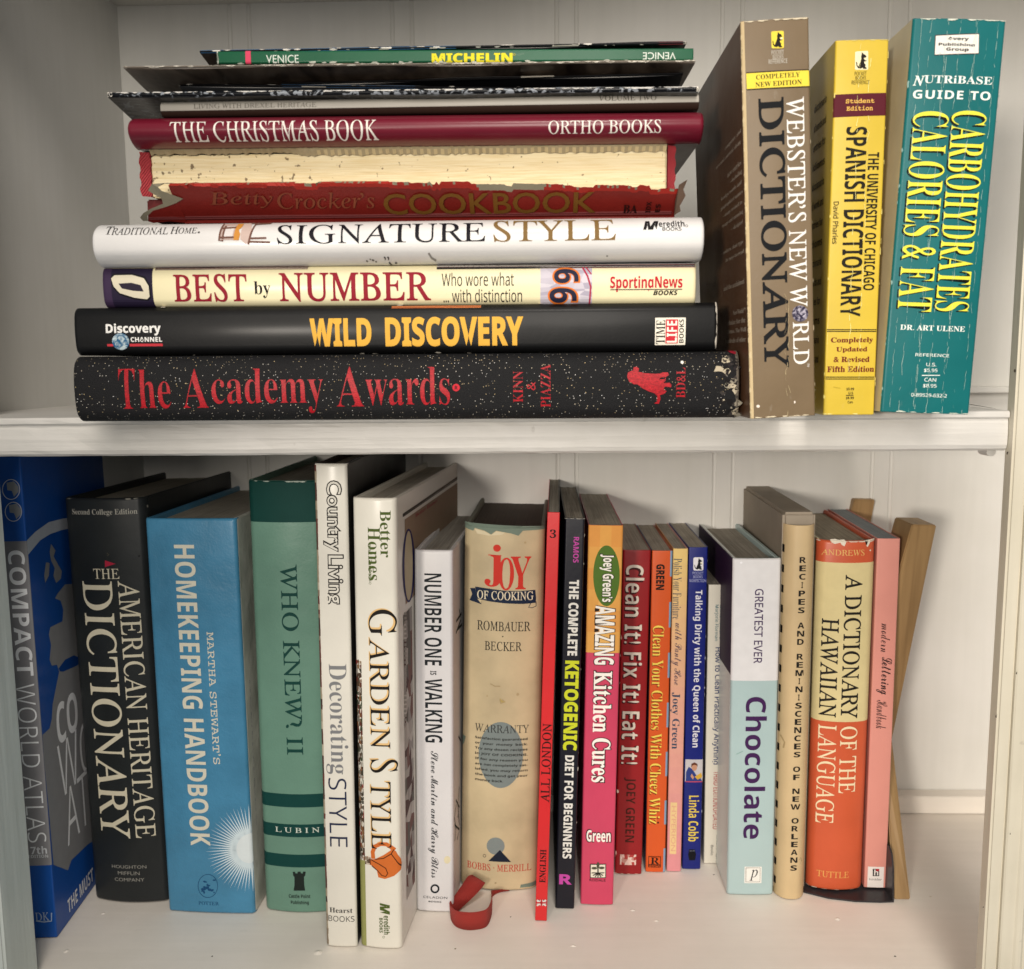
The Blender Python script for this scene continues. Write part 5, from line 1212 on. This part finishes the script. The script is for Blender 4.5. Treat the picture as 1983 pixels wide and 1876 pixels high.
b = stand('paperback_book', 'slim paperback fading from yellow to pink with thin dark title, left of the navy one', GB, (1304.4, 1062), (1332, 1062), (1318.6, 1687), (1291, 1686.5), FLOOR, 0.0)
b.look('#d4938f', 0.3, D=0.13, b=0.0004, r=0.0006, coat=0.2, mott=0.03, colL='#c98a4a', page='#b9b0a0')
ns = 24; cA, cB, cC = (219, 190, 122), (214, 160, 140), (208, 138, 142)
for k in range(ns):
    t = k / (ns - 1); c = [int(cA[i] + (cB[i] - cA[i]) * min(1, t * 2) + (cC[i] - cB[i]) * max(0, t * 2 - 1)) for i in range(3)]
    band(b, '#%02x%02x%02x' % tuple(c), b.H * (1 - (k + 1) / ns), b.H * (1 - k / ns), 1)
T(b, 'Polish Your Furniture', 'sb', '#3d4a58', ('e', 728, 628), ('e', 776, 1040), 90, off=-.012); T(b, 'with Panty Hose', 'sc', '#5a4a55', ('e', 717, 1065), ('e', 778, 1486), 90); T(b, 'Joey Green', 'sb', '#34465c', ('e', 708, 1535), ('l', 764, 385), 90)
rect(b, '#dcbf8a', ('l', 707, 746), ('l', 744, 1095), lay=3); T(b, 'HYPERION', 'bf', '#d09a80', ('l', 715, 770), ('l', 738, 1075), 90, lay=4)
finish(b)

b = stand('paperback_book', 'navy blue paperback with white title, yellow author name and a small portrait', GB, (1333.2, 1059.3), (1371.2, 1059.3), (1356, 1682.4), (1321.8, 1682.4), FLOOR, 0.0)
b.look('#101c6e', 0.26, D=0.13, b=0.0004, r=0.0007, coat=0.3, mott=0.04, page='#b9b0a0')
P(b, '#dcdbe0', 'e', [(868, 621), (922, 620), (929, 628), (929, 702), (922, 710), (868, 710), (861, 702), (861, 628)]); kangaroo(b, 'e', 866, 624, 926, 706, '#15151c')
for t, A, B in (('POCKET', (856, 718), (930, 737)), ('BOOKS', (861, 743), (924, 762)), ('NONFICTION', (836, 769), (948, 789))): T(b, t, 'sn', '#a9aed0', ('e', *A), ('e', *B))
T(b, 'Talking Dirty with the Queen of Clean', 'snb', '#d6d6de', ('e', 862, 842), ('l', 902, 373), 90)
b.part = 'photo_panel'
rect(b, '#b9b6b9', ('l', 808, 455), ('l', 923, 606), lay=2)
P(b, '#2a3a7a', 'l', [(812, 540), (830, 505), (855, 520), (880, 560), (905, 570), (921, 604), (810, 604)], lay=3); ell(b, '#b98a70', 'l', 868, 508, 18, 24, 16, lay=4); P(b, '#5a3020', 'l', [(846, 510), (848, 484), (868, 474), (888, 484), (890, 505), (880, 492), (858, 492)], lay=5); P(b, '#c9a03a', 'l', [(870, 570), (915, 545), (921, 575), (890, 592)], lay=4); P(b, '#b98a70', 'l', [(850, 550), (866, 575), (858, 590), (842, 570)], lay=4); stroke(b, '#b5485a', 'l', [(808, 605), (923, 606)], .0006, lay=4)
b.part = None
T(b, 'Linda Cobb', 'snb', '#d9c04e', ('l', 832, 700), ('l', 895, 1010), 90, off=-.006)
P(b, '#0b0c12', 'l', [(832, 1064), (872, 1064), (880, 1100), (872, 1138), (832, 1138), (826, 1100)], lay=2); T(b, '$6.99', 'snb', '#5a5f6e', ('l', 836, 1068), ('l', 872, 1080), lay=3)
chips(b, 8, 141, '#c9c9d9', .0006, 'R')
finish(b)

b = stand('paperback_book', 'short white paperback with thin navy and red lettering, right of the navy one', GB, (1373.5, 1132.5), (1402.2, 1131.6), (1395, 1672), (1361.5, 1671.6), FLOOR, 0.0)
b.look('#d2cdc0', 0.3, D=0.125, b=0.0, r=0.0008, coat=0.2, mott=0.04, page='#b9b0a0')
T(b, 'Marjorie Florman', 'sn', '#2e6672', ('e', 1005, 942), ('e', 1030, 1187), 90, off=.006); T(b, 'Monte Florman &', 'sn', '#2e6672', ('e', 1041, 945), ('e', 1064, 1176), 90, off=.006)
T(b, 'How to Clean Practically Anything', 'sn', '#2a3a66', ('e', 1000, 1230), ('l', 1036, 490), 90, off=.016); T(b, 'THIRD EDITION/UPDATED', 'sn', '#a83a40', ('l', 999, 535), ('l', 1028, 928), 90, off=.008); T(b, 'Consumer Reports', 'sn', '#3a3a38', ('l', 1012, 965), ('l', 1030, 1160), 90); T(b, 'Books', 'sn', '#3a3a38', ('l', 980, 1035), ('l', 997, 1104), 90)
finish(b)

b = stand('hardcover_book', 'pale blue hardback with a white top and large purple title', GB, (1420.3, 1081.6), (1512.6, 1081), (1497.5, 1733), (1407.5, 1731.8), FLOOR, 0.0)
b.look('#a5bbbc', 0.14, D=0.14, b=0.0008, r=0.0016, hc=True, coat=0.8, mott=0.03, colL='#cfd6d2', page='#aaa294')
vw = vy(b, 'f', 330, 1457); band(b, '#d5d4d6', vw, b.H)
T(b, 'GREATEST EVER', 'sn', '#3f2b52', ('f', 340, 834), ('f', 388, 1338), 90, off=.012); PU = '#3e1e4e'
T(b, 'Chocolate', 'snb', PU, ('f', 279, 1566), ('m', 402, 992), 90)
b.part = 'publisher_label'
rect(b, '#e2e0da', ('m', 270, 1180), ('m', 384, 1292), lay=2); stroke(b, '#8f8c86', 'm', [(279, 1188), (375, 1188), (374, 1283), (278, 1283)], .0004, closed=True); T(b, 'p', 'si', '#1d1a1e', ('m', 303, 1200), ('m', 358, 1275))
b.part = None
q = b.to2(px('f', 190, 1440), 'L')
b.add('L', [(.0005, q[1]), (b.D, q[1] - .003), (b.D, b.H), (.0005, b.H)], [(0, 1, 2, 3)], ink('#2c1634', .15), 1)
ell(b, '#e8e8ec', 'f', 248, 657, 9, 7, 8); stroke(b, '#8aa8a2', 'm', [(215, 420), (260, 398)], .0005)
finish(b)

b = stand('paperback_book', 'beige comb-bound recipe book with its title stacked letter by letter', GB, (1520, 1016), (1582.3, 1015.3), (1559, 1738.8), (1502, 1733.5), FLOOR, 1.0)
b.look('#c5ad85', 0.45, D=0.16, b=0.003, r=0.006, mott=0.06, colL='#8c8070', colR='#cbb894', page='#b5a78c', pg=False)
wordz = (('RECIPES', 636, 976), ('AND', 1079, 1190), ('REMINISCENCES', 1290, 1952), ('OF', 2051, 2106), ('NEW', 2200, 2306), ('ORLEANS', 2400, 2719))
for wd_, c0, c1 in wordz:
    for i, ch in enumerate(wd_):
        y = c0 + (c1 - c0) * i / (len(wd_) - 1); x = 662 + (600 - 662) * (y - 636) / (2719 - 636); hh = 20 - 1.5 * (y > 1900); ww = {'I': 5, 'M': 27, 'W': 33, 'O': 24, 'N': 24}.get(ch, 22)
        T(b, ch, 'snb', '#1d1a17', ('f', x - ww, y - hh), ('f', x + ww, y + hh), off=.006)
for k in range(18):                                  # slots of the comb binding along the left edge
    v_ = b.H * (.03 + .95 * k / 18); b.add('S', [(.0, v_), (.0007, v_), (.0007, v_ + b.H * .02), (0, v_ + b.H * .02)], [(0, 1, 2, 3)], ink('#15120f', .6), 3)
    b.add('L', [(.0062, v_), (.011, v_), (.011, v_ + b.H * .017), (.0062, v_ + b.H * .017)], [(0, 1, 2, 3)], ink('#15120f', .6), 2)
stroke(b, '#a58f68', 'm', [(525, 305), (545, 345), (538, 385)], .0007, lay=2); stroke(b, '#a89670', 'm', [(640, 1135), (652, 1120), (660, 1150)], .0005, lay=2)
bl = root = finish(b)
bmobj('inner_block', boxmesh(-.0004, b.W + .0004, .0035, b.D, .002, b.H + .0062, .0016), paper('#94897a', .55, .1), root)

b = stand('hardcover_book', 'orange and cream dictionary with a torn orange top edge', GB, (1583.6, 1045), (1697, 1045), (1670, 1718), (1562.5, 1716.5), FLOOR + .0016, 2.5)
b.look('#c25736', 0.32, D=0.15, b=0.004, r=0.004, hc=True, coat=0.2, mott=0.06, page='#a89c86', colL='#c8b98a', over=.002)
vt, vb = vy(b, 'f', 960, 655), vy(b, 'm', 920, 195); band(b, '#cfc08f', vb, vt)
T(b, 'ANDREWS', 'sr', '#d9b06a', ('f', 795, 566), ('f', 1081, 607)); T(b, 'A DICTIONARY', 'sr', '#1d1a17', ('f', 948, 735), ('m', 1034, 173), 90, off=.012); T(b, 'HAWAIIAN', 'sr', '#1d1a17', ('f', 795, 1034), ('m', 886, 166), 90, off=.012)
T(b, 'OF THE', 'sr', '#e2d2ae', ('m', 915, 225), ('m', 1018, 678), 90, off=.004); T(b, 'LANGUAGE', 'sr', '#e2d2ae', ('m', 772, 218), ('m', 868, 885), 90, off=.004); T(b, 'TUTTLE', 'sr', '#d9a25a', ('m', 760, 1204), ('m', 973, 1252), off=.002)
P(b, '#d6cfc0', 'f', [(848, 498), (880, 494), (905, 500), (940, 496), (955, 512), (942, 542), (925, 534), (915, 518), (880, 528), (858, 518)], lay=4); P(b, '#d6cfc0', 'f', [(1080, 505), (1166, 496), (1166, 512), (1130, 508), (1118, 530), (1105, 552), (1095, 540), (1092, 520)], lay=4); P(b, '#2a1410', 'f', [(1083, 498), (1112, 498), (1100, 535), (1094, 538)], lay=5)
ell(b, '#d6cfc0', 'f', 1125, 575, 6, 6, 7, lay=4); chips(b, 30, 151, '#d9d0bf', .0010, 'TB'); chips(b, 10, 152, '#d9d0bf', .0007, 'R')
finish(b)

b = stand('paperback_book', 'salmon pink paperback with black brush script and a white publisher label', GB, (1699.3, 1043), (1743.5, 1042.2), (1715.6, 1719.6), (1673, 1717.6), FLOOR + .0016, 2.5)
b.look('#d08c80', 0.3, D=0.15, b=0.0002, r=0.0007, coat=0.25, mott=0.03, page='#8f9599', dark=.75)
T(b, 'modern', 'sc', '#241a1c', ('g', 228, 1238), ('g', 282, 1434), 90, off=-.006); T(b, 'Lettering', 'sc', '#241a1c', ('g', 200, 1466), ('g', 290, 1722), 90, off=.004); T(b, 'Handbook', 'sc', '#241a1c', ('g', 196, 1758), ('n', 262, 246), 90, off=-.006)
b.part = 'publisher_label'
rect(b, '#ddd5d0', ('n', 136, 1181), ('n', 240, 1326), lay=2)
P(b, '#1d1618', 'n', [(168, 1196), (190, 1196), (190, 1212), (212, 1212), (212, 1245), (168, 1245)], lay=3); T(b, 'h', 'snb', '#ddd5d0', ('n', 178, 1200), ('n', 204, 1240), lay=5); P(b, '#a8202f', 'n', [(190, 1196), (212, 1196), (212, 1212), (190, 1212)], lay=3); T(b, 'hinkler', 'bf', '#5a5254', ('n', 146, 1258), ('n', 230, 1276), lay=3)
b.part = None
finish(b)
PINK = b

# ------------------------------------------------------------------ bookend: two bent wooden legs on a dark steel plate
m_wood, n_, l_, bs_ = nt('pale_oiled_wood')
tc = n_.new('ShaderNodeTexCoord'); mp = n_.new('ShaderNodeMapping'); mp.inputs['Scale'].default_value = (260, 60, 9); ns_ = n_.new('ShaderNodeTexNoise'); ns_.inputs['Detail'].default_value = 6; ns_.inputs['Scale'].default_value = 1.2
l_.new(tc.outputs['Object'], mp.inputs[0]); l_.new(mp.outputs[0], ns_.inputs['Vector']); mi = n_.new('ShaderNodeMix'); mi.data_type = 'RGBA'; l_.new(ns_.outputs['Fac'], mi.inputs[0]); mi.inputs[6].default_value = (*lin('#6f532f'), 1); mi.inputs[7].default_value = (*lin('#b59465'), 1); l_.new(mi.outputs[2], bs_.inputs['Base Color']); bs_.inputs['Roughness'].default_value = .5
m_steel = paper('#2c2b2e', .28, .1, .01, .2, name='dark_steel')
qb = on_z(px('n', 372, 1407), FLOOR)
be = empty('bookend', Matrix.Translation(qb), 'wooden bookend with bent legs on a dark metal plate, right of the pink paperback', 'bookend')
yb = qb.y
def rel(reg, x, y, yy): p = on_y(px(reg, x, y), yy); return (p.x - qb.x, p.z - FLOOR)
def pink_edge(pxy):                                  # right face of the pink book at the height seen at photo row pxy
    x = 1743.5 - 27.9 * (pxy - 1042) / 677.6; q = PINK.M @ Vector((PINK.W, .02, 0)); v = PINK.to2((x, pxy), 'S')[1]; w = PINK.M @ Vector((PINK.W, .035, v)); return (w.x - qb.x + .0012, w.z - FLOOR)
WA = .034                                             # the legs lean back towards their waist
rows_ = [(rel('n', 425, 1408, yb), 0), (rel('n', 300, 322, yb + WA), WA), (rel('g', 602, 574, yb + .012), .012), (rel('g', 436, 570, yb + .012), .012)]
top_ = rows_[2][0][1]
for row in (1120, 1180, 1260, 1340, 1432, 1500, 1580):
    x, z = pink_edge(row); rows_.append(((x, z), .012 + (WA - .012) * (row - 1012) / 420 if row < 1432 else WA * (1742 - row) / 310))
rows_.append((rel('n', 314, 1407, yb), 0))
out = [r_[0] for r_ in rows_]; oy = [r_[1] for r_ in rows_]
out[0] = (out[0][0], 0.0); out[-1] = (out[-1][0], 0.0)
for nm, dy in (('leg', 0.0), ('leg', 0.098)):
    bm = bmesh.new(); T2 = .026
    f = [bm.verts.new((x, oy[i] + dy, z)) for i, (x, z) in enumerate(out)]; g_ = [bm.verts.new((x, oy[i] + dy + T2, z)) for i, (x, z) in enumerate(out)]; k = len(out)
    for a in tri(out): bm.faces.new([f[i] for i in a]); bm.faces.new([g_[i] for i in a])
    for i in range(k): bm.faces.new((f[i], f[(i + 1) % k], g_[(i + 1) % k], g_[i]))
    bmesh.ops.recalc_face_normals(bm, faces=bm.faces[:])
    sharp = [e for e in bm.edges if len(e.link_faces) == 2 and e.calc_face_angle(0) > .9]
    bmesh.ops.bevel(bm, geom=sharp, offset=.0006, segments=2, affect='EDGES')
    bmobj(nm, bm, m_wood, be)
xp = rel('n', 300, 1390, yb)[0]
plan = [(xp, -.003), (xp - .008, -.0036), (xp - .022, -.003), (xp - .036, .0), (xp - .048, .006), (xp - .054, .014), (xp - .056, .03), (xp - .056, .12), (xp, .12)]
bm = bmesh.new(); lo = [bm.verts.new((x, y, .0002)) for x, y in plan]; hi = [bm.verts.new((x, y, .0011)) for x, y in plan]
bm.faces.new(lo); bm.faces.new(hi)
for i in range(len(plan)): bm.faces.new((lo[i], lo[(i + 1) % len(plan)], hi[(i + 1) % len(plan)], hi[i]))
up = [(xp - .0009, z, y) for z, y in ((.0011, -.003), (.02, -.001), (.027, .002), (.029, .006), (.029, .118), (.0011, .118))]
a_ = [bm.verts.new((x, y, z)) for x, z, y in up]; c_ = [bm.verts.new((x + .0009, y, z)) for x, z, y in up]
bm.faces.new(a_); bm.faces.new(c_)
for i in range(len(up)): bm.faces.new((a_[i], a_[(i + 1) % len(up)], c_[(i + 1) % len(up)], c_[i]))
bmobj('base_plate', bm, m_steel, be)

# ------------------------------------------------------------------ red ribbon looped on the board in front of the beige cookbook
m_rib = cloth('red_grosgrain', '#9c2722', '#c03c31', 3600)
nr = m_rib.node_tree; wv = [x for x in nr.nodes if x.type == 'TEX_WAVE'][0]; wv.bands_direction = 'X'; uvn = nr.nodes.new('ShaderNodeUVMap'); nr.links.new(uvn.outputs[0], wv.inputs['Vector']); wv.inputs['Scale'].default_value = 26; wv.inputs['Distortion'].default_value = .3
def fp(x, y, h=0.0):
    p = on_z(px('k', x, y), FLOOR); return Vector((p.x, p.y, FLOOR + .0004 + h))
def up_(x, y, base): 
    p = on_y(px('k', x, y), base.y); return Vector((p.x, base.y, max(FLOOR + .0006, p.z)))
ctl = []
for lo, hi in (((470, 1350), (452, 1330)), ((400, 1362), (385, 1340)), ((352, 1392), (345, 1345)), ((350, 1450), (352, 1362)), ((345, 1520), (342, 1420)), ((312, 1592), (312, 1470)), ((240, 1614), (240, 1490)), ((165, 1614), (160, 1490)), ((100, 1588), (98, 1475)), ((70, 1530), (62, 1432))):
    L_ = fp(*lo); ctl.append((L_, up_(*hi, L_)))
for lo, hi, y_ in (((105, 1500), (85, 1395), .004), ((190, 1420), (140, 1315), .010), ((265, 1345), (185, 1250), .014), ((305, 1292), (215, 1238), .018)):
    L_ = on_y(px('k', *lo), ctl[9][0].y + y_); H_ = on_y(px('k', *hi), ctl[9][0].y + y_ + .004)
    for q in (L_, H_): q.z = max(q.z, FLOOR + .0005)
    ctl.append((L_, H_))
def cr(p0, p1, p2, p3, t): return .5 * ((2 * p1) + (-p0 + p2) * t + (2 * p0 - 5 * p1 + 4 * p2 - p3) * t * t + (-p0 + 3 * p1 - 3 * p2 + p3) * t ** 3)
pts = []
for i in range(len(ctl) - 1):
    for s_ in range(6):
        t = s_ / 6; g = lambda j: ctl[max(0, min(len(ctl) - 1, j))]
        pts.append(tuple(cr(g(i - 1)[k], g(i)[k], g(i + 1)[k], g(i + 2)[k], t) for k in (0, 1)))
pts.append(ctl[-1])
org = ctl[6][0]
me = bpy.data.meshes.new('ribbon'); V, F, UV = [], [], []
dist = 0; prev = None
for a, c in pts:
    if prev is not None: dist += (a - prev).length
    prev = a
    V += [a - org, (a + c) / 2 - org, c - org]; UV += [(dist, 0), (dist, .5), (dist, 1)]
for i in range(len(pts) - 1):
    for k in (0, 1): F.append((3 * i + k, 3 * i + k + 1, 3 * i + 4 + k, 3 * i + 3 + k))
me.from_pydata([tuple(v) for v in V], [], F); me.materials.append(m_rib)
ul = me.uv_layers.new()
for lp in me.loops: ul.data[lp.index].uv = (UV[lp.vertex_index][0] * 30, UV[lp.vertex_index][1])
me.polygons.foreach_set('use_smooth', [True] * len(me.polygons))
ro = bpy.data.objects.new('ribbon', me); COL.objects.link(ro); ro.location = org
sd = ro.modifiers.new('thickness', 'SOLIDIFY'); sd.thickness = .0003; sd.offset = 0
ro['label'] = 'red ribbed ribbon curled in a loop on the board below the beige cookbook'; ro['category'] = 'ribbon'
